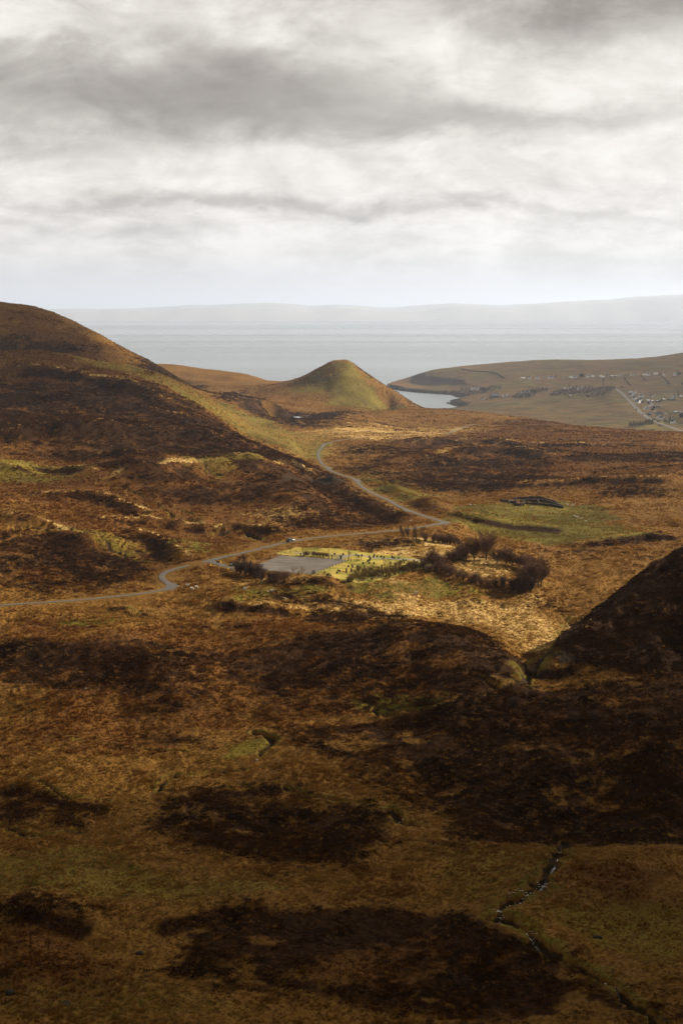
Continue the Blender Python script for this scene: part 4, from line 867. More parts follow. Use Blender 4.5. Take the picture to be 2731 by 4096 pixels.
# pine and small round bush by the entrance
def cone_tree(name, px, py, hpx, label, group=None, seed=1, rr=0.20, base=0.12, lo=300.0, cards=240):
    c = spot(px, py, lo)
    if c is None: return
    r = random.Random(seed); h = hpx*c[1]/FPX; o = thing(name, label, 'tree', c, 0, group); tr = MB().tube((0,0,-.3), (0,0,h*0.95), h*0.022, h*0.004, 6); crn = MB()
    for _ in range(cards):
        k = base+(1-base)*r.random()**0.8; rad = h*rr*(1-k)**0.75*(0.75+0.35*r.random())+h*0.01; a = r.uniform(0, 6.283); z = h*k; tip = (math.cos(a)*rad, math.sin(a)*rad, z-h*0.03*r.random()); L = h*0.07
        inn = (math.cos(a)*rad*0.25, math.sin(a)*rad*0.25, z+h*0.025); i = len(crn.v); pa = (-math.sin(a)*L*0.45, math.cos(a)*L*0.45)
        crn.v += [inn, (tip[0]*0.7+pa[0], tip[1]*0.7+pa[1], tip[2]-h*0.01), tip, (tip[0]*0.7-pa[0], tip[1]*0.7-pa[1], tip[2]-h*0.01)]; crn.f += [(i, i+1, i+2), (i, i+2, i+3)]
    put('trunk', tr.mesh('trunk', M_BARK), o); put('crown', crn.mesh('crown', M_CON), o); return o
cone_tree('pine_tree', 1003, 2274, 36, 'small dark pine beside the upright bare tree at the car park', None, 3, 0.26, 0.3, cards=420)
cone_tree('pine_tree', 960, 2250, 22, 'small dark bush on a stem on the bank above the stone sign', None, 4, 0.42, 0.45, cards=300)

# ------------------------------------------------------------------ graveyard
def stone_mesh(kind, wd, hh, th_, mat):
    if kind == 'round': prof = [(-wd/2,0),(wd/2,0),(wd/2,hh*0.72)]+[(wd/2*math.cos(a), hh*0.72+hh*0.28*math.sin(a)) for a in np.linspace(0.3, math.pi-0.3, 7)]+[(-wd/2,hh*0.72)]
    elif kind == 'shoulder': prof = [(-wd/2,0),(wd/2,0),(wd/2,hh*0.78),(wd*0.36,hh*0.80),(wd*0.30,hh*0.93),(0,hh),(-wd*0.30,hh*0.93),(-wd*0.36,hh*0.80),(-wd/2,hh*0.78)]
    else: prof = [(-wd/2,0),(wd/2,0),(wd/2,hh*0.94),(wd*0.42,hh),(-wd*0.42,hh),(-wd/2,hh*0.94)]
    return MB().prism(prof, -th_/2, th_/2).mesh('slab', mat)
SLAB = {(k, m.name): stone_mesh(k, 0.72, 1.0, 0.13, m) for k in ('round','shoulder','flat') for m in (M_STONE, M_STONE2, M_STONEB)}
PLIN = MB().box((0,0,0.06), (0.95,0.36,0.22), taper=0.94).mesh('plinth', M_STONE2)
def grave(px, py, hpx, label, kind='round', mat=None, group=None, wide=1.0):
    c = spot(px, py, 480); mat = mat or M_STONE; h = hpx*c[1]/FPX*0.95
    o = thing('gravestone', label, 'gravestone', (c[0], c[1], c[2]-0.02), R(rnd.uniform(-14, 4)), group); s_ = put('slab', SLAB[(kind, mat.name)], o, (0,0,0.1)); s_.scale = (wide*1.0, 1, h); s_.rotation_euler = (R(rnd.uniform(-3, 3)), R(rnd.uniform(-2, 2)), 0); put('plinth', PLIN, o); return o
for px, py, hp, lb, kd, m_ in [
  (1338,2221,10,'dark gravestone standing left of the sapling, farthest left on the upper lawn','shoulder',M_STONE),(1372,2221,9,'dark gravestone behind the gap between the right-hand gateposts','shoulder',M_STONE),
  (1424,2223,8,'pale grey gravestone right of the small bare tree by the gate','flat',M_STONE2),(1433,2229,10,'dark gravestone in front of the pale grey one near the gate','round',M_STONE),(1447,2225,8,'dark gravestone just right of the first dark pair near the gate','round',M_STONE),
  (1477,2230,9,'dark gravestone at the left end of the long upper row','round',M_STONE),(1496,2225,8,'dark rounded gravestone tallest-set in the middle of the upper row','round',M_STONE),(1494,2232,8,'brownish gravestone directly in front of the rounded one in the upper row','flat',M_STONEB),
  (1508,2229,8,'dark gravestone fourth along the upper row','round',M_STONE),(1524,2230,8,'dark gravestone fifth along the upper row','round',M_STONE),(1535,2234,9,'brown gravestone beside the lone thin tree','flat',M_STONEB),
  (1568,2233,11,'tallest dark gravestone, right part of the upper row','round',M_STONE),(1576,2237,10,'dark gravestone at the right foot of the tallest one','shoulder',M_STONE),(1594,2237,9,'grey gravestone at the right end of the upper row','flat',M_STONE2),
  (1481,2238,9,'dark gravestone behind the one with a white mark, middle lawn','round',M_STONE),(1478,2244,10,'dark gravestone with white mark in the middle of the lawn','shoulder',M_STONE),(1471,2248,9,'dark gravestone left of the white-marked one','flat',M_STONE),
  (1452,2258,10,'dark narrow gravestone alone at the upper edge of the thicket','round',M_STONE),(1393,2269,8,'dark squat gravestone on the open lawn beyond the near gate','flat',M_STONE),(1408,2264,8,'grey-brown gravestone right of the squat dark one','round',M_STONE2),(1410,2271,8,'grey gravestone in front of the grey-brown one','flat',M_STONE2),
  (1348,2294,8,'dark gravestone with white base alone at the front of the lawn','flat',M_STONE),(1358,2288,9,'dark gravestone with green wreath left of the yellow flowers','round',M_STONE),(1310,2304,7,'small dark gravestone nearest the front edge of the lawn','flat',M_STONE),(1322,2304,5,'tiny dark gravestone right of the small front one','flat',M_STONE)]:
    grave(px, py, hp, lb, kd, m_)
for px, py, hp in [(1477,2256,9),(1495,2257,9),(1428,2268,8),(1457,2270,9),(1405,2288,15),(1385,2292,20),(1450,2291,12),(1463,2284,8),(1475,2291,10),(1482,2281,9),(1512,2284,8),(1526,2268,9),(1527,2276,8),(1561,2256,9),(1580,2261,9),(1561,2267,6),(1599,2249,7),(1613,2245,9),(1623,2245,7),(1616,2254,9),(1636,2257,9),(1660,2253,9),(1669,2251,8),(1655,2246,8)]:
    grave(px, py, hp, 'gravestone half hidden among the graveyard thicket shrubs', rnd.choice(('round','flat','shoulder')), rnd.choice((M_STONE, M_STONEB, M_STONEB)), 'gravestones in the thicket', 0.9)
M_YEL = simple('daffodil_yellow', (0.62,0.36,0.02), 0.8, 0.1, 0.3, 9.0); M_GRN = simple('daffodil_leaf', (0.08,0.10,0.02), 0.8, 0.1)
def flowers(px, py, wpx, n, label):
    c = spot(px, py, 480); o = thing('daffodil_clump', label, 'flowers', c); st_, hd = MB(), MB(); W_ = wpx*c[1]/FPX/2
    for _ in range(n):
        x, y = rnd.gauss(0, W_*0.5), rnd.gauss(0, W_*0.4); h = rnd.uniform(.25, .4); z = gz(c[0]+x, c[1]+y)-c[2]; st_.tube((x,y,z-.05), (x+.03,y,z+h), .02, .012, 3); hd.tube((x+.03,y-.04,z+h), (x+.03,y+.05,z+h+.05), .09, .05, 5)
    put('stem', st_.mesh('stem', M_GRN), o); put('bloom', hd.mesh('bloom', M_YEL), o)
flowers(1373,2288,14,70,'yellow daffodils on the front lawn beside the thicket'); flowers(1583,2268,12,60,'yellow daffodils among shrubs in the right of the thicket'); flowers(1570,2266,10,30,'thin patch of daffodils left of the brighter clump in the thicket'); flowers(1085,2314,50,90,'line of yellow daffodils in the hollow below the car park')
# wreath
c = spot(1352, 2283, 480); o = tag(put('wreath', MB().cyl((0,0,0.35), 0.35, 0.3, 'x', 10).cyl((0,0.1,0.1), 0.45, 0.3, 'z', 10).mesh('wreath', simple('wreath_green', (0.03,0.07,0.02), 0.9, 0.1, 0.4, 8)), None, c), 'dark green wreath heap on the front lawn', 'wreath')
# gateposts
def gatepost(px, py, hpx, wpx, label):
    c = spot(px, py, 480); h = hpx*c[1]/FPX; w_ = wpx*c[1]/FPX
    o = thing('gatepost', label, 'gatepost', (c[0], c[1], c[2]-0.05), R(rnd.uniform(-6, 6)))
    put('shaft', MB().box((0,0,h*0.44), (w_,w_,h*0.9), taper=0.94).mesh('shaft', M_STONE), o); put('cap', MB().box((0,0,h*0.93), (w_*1.12,w_*1.12,h*0.10), taper=0.8).mesh('cap', M_STONE), o)
for a in ((1202,2226,16,4.5,'left stone post of the far left gate pair'),(1214,2228,15,5,'right stone post of the far left gate pair, beside the short hedge'),(1314,2234,16,4.5,'stone gatepost at the right end of the long hedge'),(1327,2235,17,4.5,'stone gatepost just right of the one at the hedge end'),
          (1363,2237,17,7,'widest stone gatepost, with a timber strut, by the graveyard path'),(1250,2297,17,5,'left stone post of the near corner pair at the car park'),(1257,2296,18,4.5,'right stone post of the near corner pair at the car park')): gatepost(*a)
# timber gate between the middle pair and the wide post
c0, c1 = spot(1331,2236,480), spot(1358,2237,480); o = thing('field_gate', 'pale timber bar gate between stone posts at the graveyard path', 'gate', c0, math.atan2(c1[1]-c0[1], c1[0]-c0[0])); L = float(np.hypot(*(c1-c0)[:2]))
for z in (0.35, 0.6, 0.85, 1.1): put('bar', MB().box((L/2,0,z), (L,0.05,0.09)).mesh('bar', M_PALE), o)
for x in (0.05, L/2, L-0.05): put('upright', MB().box((x,0.03,0.7), (0.09,0.06,1.1)).mesh('upright', M_PALE), o)
# fences
POSTM = MB().box((0,0,0.5), (0.13,0.13,1.35), taper=0.9).mesh('post', M_POST)
def fence(label, px_pts, spacing, h=1.15, struts=(), lo=400.0, thick=1.0):
    wp = [spot(x, y, lo) for x, y in px_pts]; wp = [q for q in wp if q is not None]; o = thing('fence', label, 'fence', wp[0]); base = Vector(wp[0]); pos_ = []
    for a, b in zip(wp, wp[1:]):
        n = max(1, int(np.hypot(*(b-a)[:2])/spacing))
        for k in range(n): pos_.append(a+(b-a)*k/n)
    pos_.append(wp[-1]); pos_ = [np.array((p[0], p[1], gz(p[0], p[1]))) for p in pos_]; wr = MB()
    for p in pos_:
        q = put('post', POSTM, o, Vector(p)-base); q.scale = (thick, thick, h/1.15*rnd.uniform(.92, 1.06)); q.rotation_euler = (R(rnd.uniform(-4,4)), R(rnd.uniform(-4,4)), rnd.uniform(0,1))
    for z in (0.3, 0.62, 0.95):
        for a, b in zip(pos_, pos_[1:]): wr.tube(a-np.array(base)+np.array((0,0,z*h/1.15)), b-np.array(base)+np.array((0,0,z*h/1.15)), .014, .014, 3)
    put('wire', wr.mesh('wire', M_WIRE), o)
    for px, py, dx, dy in struts:
        c = spot(px, py, lo); put('strut', MB().tube((0,0,1.1), (dx,dy,0), .06, .06, 5).mesh('strut', M_POST), o, Vector(c)-base)
fence('post and wire fence along the right edge of the car park', [(1262,2296),(1330,2269),(1392,2244)], 2.6)
fence('short strutted fence pen between car park corner and graveyard path', [(1392,2244),(1403,2246),(1427,2247),(1436,2243),(1444,2240)], 1.9, 1.45, ((1398,2246,-1.2,0.3),(1427,2247,1.1,0.2),(1368,2237,1.4,0.2)), 480, 1.3)
fence('post and wire fence climbing behind the car park below the road', [(1010,2257),(1060,2242),(1122,2221),(1160,2212),(1210,2202),(1270,2194),(1340,2187),(1440,2180),(1490,2172),(1540,2162),(1612,2152)], 3.4)
fence('post and wire fence along the lower side of the graveyard thicket', [(1376,2336),(1470,2324),(1560,2303),(1640,2282),(1690,2275)], 2.5)
fence('old wire fence along the lower side of the clearing', [(1690,2275),(1760,2293),(1870,2328),(1955,2350),(2060,2375),(2110,2378)], 3.5)
fence('post and wire fence along the near edge of the car park', [(1020,2283),(1070,2292),(1150,2300),(1242,2299)], 3.0)
fence('post and wire fence crossing the green field below the sheepfold', [(2055,2037),(2105,2040),(2150,2057),(2250,2080),(2330,2098),(2420,2116)], 6.0, 1.15, (), 600)

# ------------------------------------------------------------------ stone sign, road signs, markers
M_DARK = simple('dark_sign_stone', (0.030,0.024,0.020), 0.9, 0.1, 0.4, 3); M_WHITE = simple('white_paint', (0.78,0.77,0.74), 0.6, 0.3, 0.05); M_SIGNB = simple('sign_back_grey', (0.055,0.06,0.065), 0.6, 0.4, 0.1)
c = spot(928, 2263, 480); o = thing('stone_sign', 'low dark stone sign with white panel beside the car park entrance', 'sign', c, R(-12))
put('block', MB().prism([(-1.25,-0.1),(1.25,-0.1),(1.1,1.0),(0.75,1.35),(-0.55,1.45),(-1.0,1.1)], -0.35, 0.45).mesh('block', M_DARK), o); put('panel', MB().box((-0.28,-0.38,0.72), (1.25,0.05,0.42)).mesh('panel', M_WHITE), o)
c = spot(871, 2268, 480); o = thing('road_sign', 'grey direction sign on two posts at the car park junction', 'sign', c, R(10))
for x in (-0.35, 0.35): put('post', MB().tube((x,0,-.2), (x,0,2.4), .04, .04, 6).mesh('post', M_SIGNB), o)
put('panel', MB().box((0,-0.05,2.05), (1.1,0.04,0.6)).mesh('panel', M_SIGNB), o); put('lower_panel', MB().box((0.05,-0.05,1.35), (0.95,0.04,0.18)).mesh('lower_panel', simple('sign_lower_grey', (0.42,0.41,0.40), 0.6, 0.3, 0.1)), o)
c = spot(1433, 2152, 480); o = thing('road_sign', 'small pale passing-place sign on a thin pole beyond the car', 'sign', c, 0); put('pole', MB().tube((0,0,-.2), (0,0,2.2), .035, .035, 6).mesh('pole', M_SIGNB), o); put('panel', MB().box((0,-0.04,2.1), (0.42,0.03,0.42)).mesh('panel', M_WHITE), o)
c = spot(1826, 2083, 600); o = thing('marker_pole', 'thin pole standing on the outer side of the hairpin bend', 'pole', c, 0); put('pole', MB().tube((0,0,-.2), (0,0,2.4), .05, .05, 6).mesh('pole', M_SIGNB), o); put('foot', MB().box((0,0,0.1), (0.5,0.4,0.35)).mesh('foot', M_WHITE), o)
c = spot(1376, 1903, 900); o = thing('road_sign', 'small dark sign on a post where the road vanishes behind the shoulder', 'sign', c, 0); put('pole', MB().tube((0,0,-.2), (0,0,1.7), .06, .06, 6).mesh('pole', M_DARK), o); put('panel', MB().box((0,-0.05,1.5), (0.7,0.05,0.8)).mesh('panel', M_DARK), o)
M_ORG = simple('orange_plastic', (0.60,0.16,0.03), 0.6, 0.3, 0.1); M_YLW = simple('yellow_plastic', (0.85,0.50,0.06), 0.6, 0.3, 0.1)
for px, py, m_, lb in ((822,2262,M_ORG,'orange marker cone farthest left at the junction'),(843,2263,M_YLW,'yellow marker cone second from the left at the junction'),(883,2251,M_YLW,'yellow marker cone on the verge point of the junction'),(912,2278,M_YLW,'pale yellow marker cone on the near verge of the car park drive')):
    c = spot(px, py, 480); o = thing('marker_cone', lb, 'cone', c, 0.3); put('cone', MB().tube((0,0,0.05), (0,0,0.95), .26, .07, 10).mesh('cone', m_), o); put('base', MB().box((0,0,0.04), (0.6,0.6,0.08)).mesh('base', m_), o)

# ------------------------------------------------------------------ the car on the road
M_CARB = simple('dark_grey_car_paint', (0.055,0.058,0.062), 0.28, 0.6, 0.05); M_GLASS = simple('car_glass', (0.02,0.022,0.025), 0.05, 0.8, 0.05); M_TYRE = simple('tyre_rubber', (0.015,0.015,0.015), 0.9, 0.1, 0.1); M_RIM = simple('alloy_rim', (0.55,0.55,0.56), 0.3, 0.6, 0.05); M_RED = simple('tail_light_red', (0.30,0.02,0.015), 0.3, 0.5, 0.05); M_HEAD = simple('headlight_glass', (0.75,0.75,0.74), 0.1, 0.6, 0.05)
def car_parts(o, paint, L=4.45, Wd=1.84, Ht=1.66):
    def body_mb():
        prof = [(-L/2,0.42),(-L/2+0.05,0.30),(L/2-0.08,0.30),(L/2,0.45),(L/2-0.02,0.72),(L/2-0.22,0.90),(L/2-1.15,1.02),(L/2-1.3,1.03),(-L/2+0.12,1.03),(-L/2,0.85)]
        return prof
    bm = bmesh.new()
    def solid(prof, hw0, hw1):
        n = len(prof); a = [bm.verts.new((x, -hw0(z, x), z)) for x, z in prof]; b = [bm.verts.new((x, hw0(z, x), z)) for x, z in prof]
        bm.faces.new(a); bm.faces.new(b[::-1])
        for k in range(n): bm.faces.new((a[k], b[k], b[(k+1) % n], a[(k+1) % n])[::-1])
    solid(body_mb(), lambda z, x: Wd/2*(0.97 if z < 0.4 or z > 0.95 else 1.0)*(0.90 if abs(x) > L/2-0.06 else 1.0), None)
    bmesh.ops.bevel(bm, geom=bm.edges[:], offset=0.05, segments=2, affect='EDGES'); bmesh.ops.recalc_face_normals(bm, faces=bm.faces[:])
    me = bpy.data.meshes.new('body'); bm.to_mesh(me); bm.free(); me.materials.append(paint); me.polygons.foreach_set('use_smooth', np.ones(len(me.polygons), bool)); put('body', me, o)
    bm = bmesh.new()
    solid([(-L/2+0.10,1.00),(L/2-1.18,1.00),(L/2-1.95,Ht-0.06),(L/2-2.25,Ht-0.01),(-L/2+0.75,Ht),(-L/2+0.42,Ht-0.05)], lambda z, x: Wd/2*(0.95 if z < 1.1 else 0.74), None)
    bmesh.ops.bevel(bm, geom=bm.edges[:], offset=0.04, segments=2, affect='EDGES'); bmesh.ops.recalc_face_normals(bm, faces=bm.faces[:])
    me = bpy.data.meshes.new('cabin'); bm.to_mesh(me); bm.free(); me.materials.append(paint); me.polygons.foreach_set('use_smooth', np.ones(len(me.polygons), bool)); put('cabin', me, o)
    def quad(name, pts, mat):
        me = bpy.data.meshes.new(name); me.from_pydata(pts, [], [(0,1,2,3)]); me.materials.append(mat); b = put(name, me, o); sl = b.modifiers.new('thickness', 'SOLIDIFY'); sl.thickness = 0.02; sl.offset = 0
    for s in (-1, 1):
        f = lambda x, z: (x, s*(Wd/2*(0.95-(z-1.0)/(Ht-1.0)*0.21)+0.012), z)
        quad('window', [f(-L/2+0.62,1.10),f(-L/2+1.45,1.10),f(-L/2+1.45,Ht-0.17),f(-L/2+0.82,Ht-0.17)], M_GLASS); quad('window', [f(-L/2+1.52,1.10),f(-L/2+2.35,1.10),f(-L/2+2.30,Ht-0.17),f(-L/2+1.52,Ht-0.17)], M_GLASS); quad('window', [f(-L/2+2.42,1.10),f(-L/2+3.12,1.10),f(-L/2+2.50,Ht-0.19),f(-L/2+2.42,Ht-0.19)], M_GLASS)
        put('headlight', MB().box((L/2-0.10,s*0.68,0.74), (0.16,0.34,0.13)).mesh('headlight', M_HEAD), o); put('tail_light', MB().box((-L/2+0.03,s*0.72,0.86), (0.10,0.26,0.16)).mesh('tail_light', M_RED), o); put('mirror', MB().box((L/2-1.55,s*(Wd/2+0.08),1.08), (0.14,0.2,0.13)).mesh('mirror', paint), o)
        for x in (-L/2+0.82, L/2-0.88):
            wv = put('wheel', MB().cyl((0,0,0), 0.345, 0.24, 'y', 18).mesh('tyre', M_TYRE), o, (x, s*(Wd/2-0.11), 0.345)); put('rim', MB().cyl((0,s*0.115,0), 0.22, 0.03, 'y', 12).mesh('rim', M_RIM), wv)
    quad('rear_window', [(-L/2+0.16,-0.72,1.08),(-L/2+0.16,0.72,1.08),(-L/2+0.44,0.60,Ht-0.12),(-L/2+0.44,-0.60,Ht-0.12)], M_GLASS); quad('windscreen', [(L/2-1.17,-0.76,1.05),(L/2-1.17,0.76,1.05),(L/2-1.87,0.62,Ht-0.10),(L/2-1.87,-0.62,Ht-0.10)], M_GLASS)
    put('number_plate', MB().box((-L/2-0.01,0,0.72), (0.03,0.52,0.12)).mesh('number_plate', M_YLW), o); put('bumper', MB().box((-L/2+0.02,0,0.42), (0.12,Wd*0.92,0.2)).mesh('bumper', M_TYRE), o)
k = int(np.argmin(np.hypot(ROAD[:,0]-PZ(1160,2167,148.3)[0], ROAD[:,1]-PZ(1160,2167,148.3)[1]))); d_ = ROAD[k+1]-ROAD[k-1]; d_ /= np.linalg.norm(d_[:2])
o = thing('car', 'dark grey estate car with sunlit roof driving up the narrow road', 'car', (ROAD[k,0]+d_[1]*0.35, ROAD[k,1]-d_[0]*0.35, ROAD[k,2]+0.10), math.atan2(d_[1], d_[0])); car_parts(o, M_CARB)

# ------------------------------------------------------------------ sheep and boulders
def sheep_mesh():
    me = bpy.data.meshes.new('sheep'); v = [(0,0,.62),(.34,0,.62),(-.36,0,.64),(.52,0,.78),(.66,0,.92),(.86,0,.86),(.30,.14,.30),(.30,.14,0),(.30,-.14,.30),(.30,-.14,0),(-.32,.14,.30),(-.34,.14,0),(-.32,-.14,.30),(-.34,-.14,0),(-.52,0,.58),(.66,.16,.95),(.66,-.16,.95)]
    e_ = [(0,1),(0,2),(1,3),(3,4),(4,5),(1,6),(6,7),(1,8),(8,9),(2,10),(10,11),(2,12),(12,13),(2,14),(4,15),(4,16)]; rad = [.29,.27,.28,.17,.12,.07,.07,.04,.07,.04,.08,.04,.08,.04,.08,.03,.03]
    me.from_pydata(v, e_, []); o = bpy.data.objects.new('sheep', me); COL.objects.link(o); sk = o.modifiers.new('s', 'SKIN'); 
    for sv, r_ in zip(me.skin_vertices[0].data, rad): sv.radius = (r_, r_)
    me.skin_vertices[0].data[0].use_root = True; o.modifiers.new('d', 'SUBSURF').levels = 1
    out = bpy.data.meshes.new_from_object(o.evaluated_get(bpy.context.evaluated_depsgraph_get())); bpy.data.objects.remove(o); out.materials.clear(); out.materials.append(M_FLEECE); out.polygons.foreach_set('use_smooth', np.ones(len(out.polygons), bool)); return out
SHEEP = sheep_mesh()
for px, py, lb, s in ((2268,2023,'sheep left of a pair in the green field, below the right end of the fold',1.25),(2289,2025,'sheep right of a pair in the green field, below the right end of the fold',1.2),(2300,2070,'leftmost of four sheep strung out in the green field',1.25),(2308,2073,'second of four sheep strung out in the green field',1.25),(2324,2079,'third of four sheep strung out in the green field',1.25),(2343,2089,'rightmost of four sheep strung out in the green field',1.2),
                  (2124,2033,'sheep lying in the grass just below the fold',1.2),(1881,2023,'lone sheep left of the green field among rushes',1.1),(2041,2011,'large pale sheep against the dark wall at the left end of the fold',1.7),(748,2347,'sheep nearest the road apex on the green strip',1.15),(770,2362,'lowest of three sheep beside the road apex',1.3),(788,2355,'rightmost of three sheep beside the road apex',1.2),
                  (979,2362,'sheep on the green knoll below the car park thicket',1.35),(1086,2371,'sheep on the green knoll right of its nearest companion',1.35),(1072,2370,'small pale lamb beside the sheep on the green knoll',0.7),(1661,2378,'lone sheep on the straw slope below the graveyard thicket',1.3),(1150,1655,'tiny far sheep on the green spur above the pond',1.3),(1641,2087,'lone sheep on the bank inside the hairpin',1.0)):
    c = spot(px, py, 420)
    if c is None: continue
    tag(put('sheep', SHEEP, None, c, rnd.choice((0.2, 3.0, -0.4, 2.7)), s), lb, 'sheep')
M_ROCK = simple('pale_boulder', (0.24,0.20,0.15), 0.95, 0.1, 0.4, 3); M_ROCKD = simple('dark_boulder', (0.032,0.024,0.016), 0.95, 0.1, 0.5, 3)
def boulder(seed):
    bm = bmesh.new(); bmesh.ops.create_icosphere(bm, subdivisions=2, radius=1.0); r = random.Random(seed)
    off = [Vector((r.gauss(0,1), r.gauss(0,1), r.gauss(0,1))).normalized() for _ in range(7)]
    for v in bm.verts:
        for d in off:
            k = v.co.dot(d)-0.62
            if k > 0: v.co -= d*k*0.9
        v.co.z *= 0.75
    me = bpy.data.meshes.new('boulder'); bm.to_mesh(me); bm.free(); return me
BLD = [boulder(i) for i in range(4)]; BLP = [b.copy() for b in BLD]
for b in BLD: b.materials.append(M_ROCKD)
for b in BLP: b.materials.append(M_ROCK)
for i, (px, py, r_, lb, pale) in enumerate(((1136,2396,0.75,'pale grey boulder on the slope below the green knoll',1),(1028,2421,0.6,'low grey boulder in the brown grass below the green knoll',1),(828,2519,0.5,'pale flat boulder alone in the dark bank above the left heather mound',1),(341,2756,0.35,'small pale stone in the dark heather on the left',1),(1026,3042,0.4,'flat white stone in the tan bog of the foreground',1),(265,4022,0.9,'dark mossy boulder near the bottom left corner',0),(40,3975,0.8,'low dark boulder at the left edge near the bottom',0),(560,3820,0.8,'dark boulder on the small green bank at lower left',0),(2390,3755,0.7,'dark boulder on the grassy bank right of the burn',0),(1920,3690,0.4,'dark stone on the brink of the burn bend',0),(985,3598,0.5,'left of two dark stones on the olive turf',0),(1000,3600,0.4,'right of two dark stones on the olive turf',0),(505,3588,0.35,'small pale-topped stone on the olive turf at left',0))):
    c = spot(px, py); tag(put('boulder', (BLP if pale else BLD)[i % 4], None, (c[0], c[1], c[2]+r_*0.1), rnd.uniform(0, 6), (r_*1.3, r_, r_*0.8)), lb, 'boulder')

# ------------------------------------------------------------------ sheepfold of dark dry-stone walls
def wall_run(px_pts, h, th_, lo=600.0):
    wp = [spot(x, y, lo) for x, y in px_pts]; wl = catmull(wp, 8); mb = MB()
    arc = 0.0
    for a, b in zip(wl, wl[1:]):
        L = float(np.hypot(*(b-a)[:2])); ang = math.atan2(b[1]-a[1], b[0]-a[0]); n = max(1, int(L/1.1))
        for k in range(n):
            p = a+(b-a)*(k+0.5)/n; hh = h*rnd.uniform(.78, 1.1); mb.box((p[0], p[1], gz(p[0], p[1])+hh/2-0.15), (L/n*1.12, th_*rnd.uniform(.85, 1.1), hh+0.3), ang+rnd.uniform(-.06, .06), 0.86)
    return mb
o = thing('sheepfold', 'ruined dark dry-stone sheepfold at the top of the green field', 'sheepfold', (0,0,0))
for pts in ([(2002,2007),(2030,2010),(2055,2014)],[(2048,1999),(2100,1996),(2160,1995),(2192,2005)],[(2080,2008),(2140,2007),(2200,2012),(2246,2031)],[(2060,2022),(2075,2024),(2095,2022)],[(2100,2016),(2160,2022),(2205,2026),(2250,2034)],[(2192,2005),(2225,2018),(2250,2033)],[(2062,2004),(2066,2020)],[(2095,2010),(2093,2023)],[(2150,2008),(2155,2022)]):
    put('wall', wall_run(pts, 1.5, 0.9).mesh('wall', M_WALL), o)
def field_wall(label, pts, h, th_, lo):
    tag(put('field_wall', wall_run(pts, h, th_, lo).mesh('field_wall', M_WALL)), label, 'wall')
field_wall('long dark field wall curving over the headland hill', [(1845,1476),(1900,1486),(1970,1490),(2000,1502),(2018,1512)], 2.4, 2.2, 3600)
field_wall('dark field wall running down from the upper houses left of the pink field', [(2497,1511),(2510,1528),(2522,1542)], 1.6, 1.4, 3300); field_wall('dark field wall running down from the upper houses at the right', [(2643,1503),(2665,1522),(2680,1536)], 1.6, 1.4, 3300); field_wall('straight field wall below the cream upper house', [(2414,1512),(2414,1530),(2412,1546)], 1.4, 1.2, 3300); field_wall('low dark wall crossing the moor beside the upper road', [(1490,1736),(1530,1733),(1573,1737)], 1.0, 1.0, 1300)
# ------------------------------------------------------------------ the township: houses, sheds, caravans
M_HARL = simple('white_harling', (0.84,0.83,0.80), 0.9, 0.1, 0.06, 0.6); M_CREAM = simple('cream_harling', (0.68,0.58,0.44), 0.9, 0.1, 0.08, 0.6); M_GREYW = simple('grey_harling', (0.30,0.28,0.25), 0.9, 0.1, 0.1, 0.6); M_PINK = simple('pinkish_harling', (0.48,0.36,0.27), 0.9, 0.1, 0.1, 0.6); M_STW = simple('grey_stone_wall', (0.13,0.115,0.10), 0.9, 0.1, 0.3, 0.6)
M_SLATE = simple('slate_roof', (0.060,0.062,0.068), 0.7, 0.3, 0.2, 0.6); M_GRROOF = simple('grey_tile_roof', (0.13,0.125,0.12), 0.75, 0.3, 0.2, 0.6); M_TIN = simple('pale_tin_roof', (0.50,0.50,0.49), 0.5, 0.4, 0.1, 0.6); M_RUST = simple('rusty_tin', (0.20,0.085,0.05), 0.8, 0.2, 0.3, 0.6); M_BROWN = simple('brown_boards', (0.07,0.048,0.034), 0.9, 0.1, 0.3, 0.6); M_GREENT = simple('grey_green_sheeting', (0.22,0.25,0.22), 0.7, 0.3, 0.1, 0.6); M_BLUE = simple('blue_boards', (0.05,0.09,0.16), 0.8, 0.2, 0.2, 0.6)
M_PANE = simple('window_glass', (0.025,0.028,0.032), 0.15, 0.6, 0.1); M_DOOR = simple('painted_door', (0.10,0.05,0.035), 0.7, 0.2, 0.1)
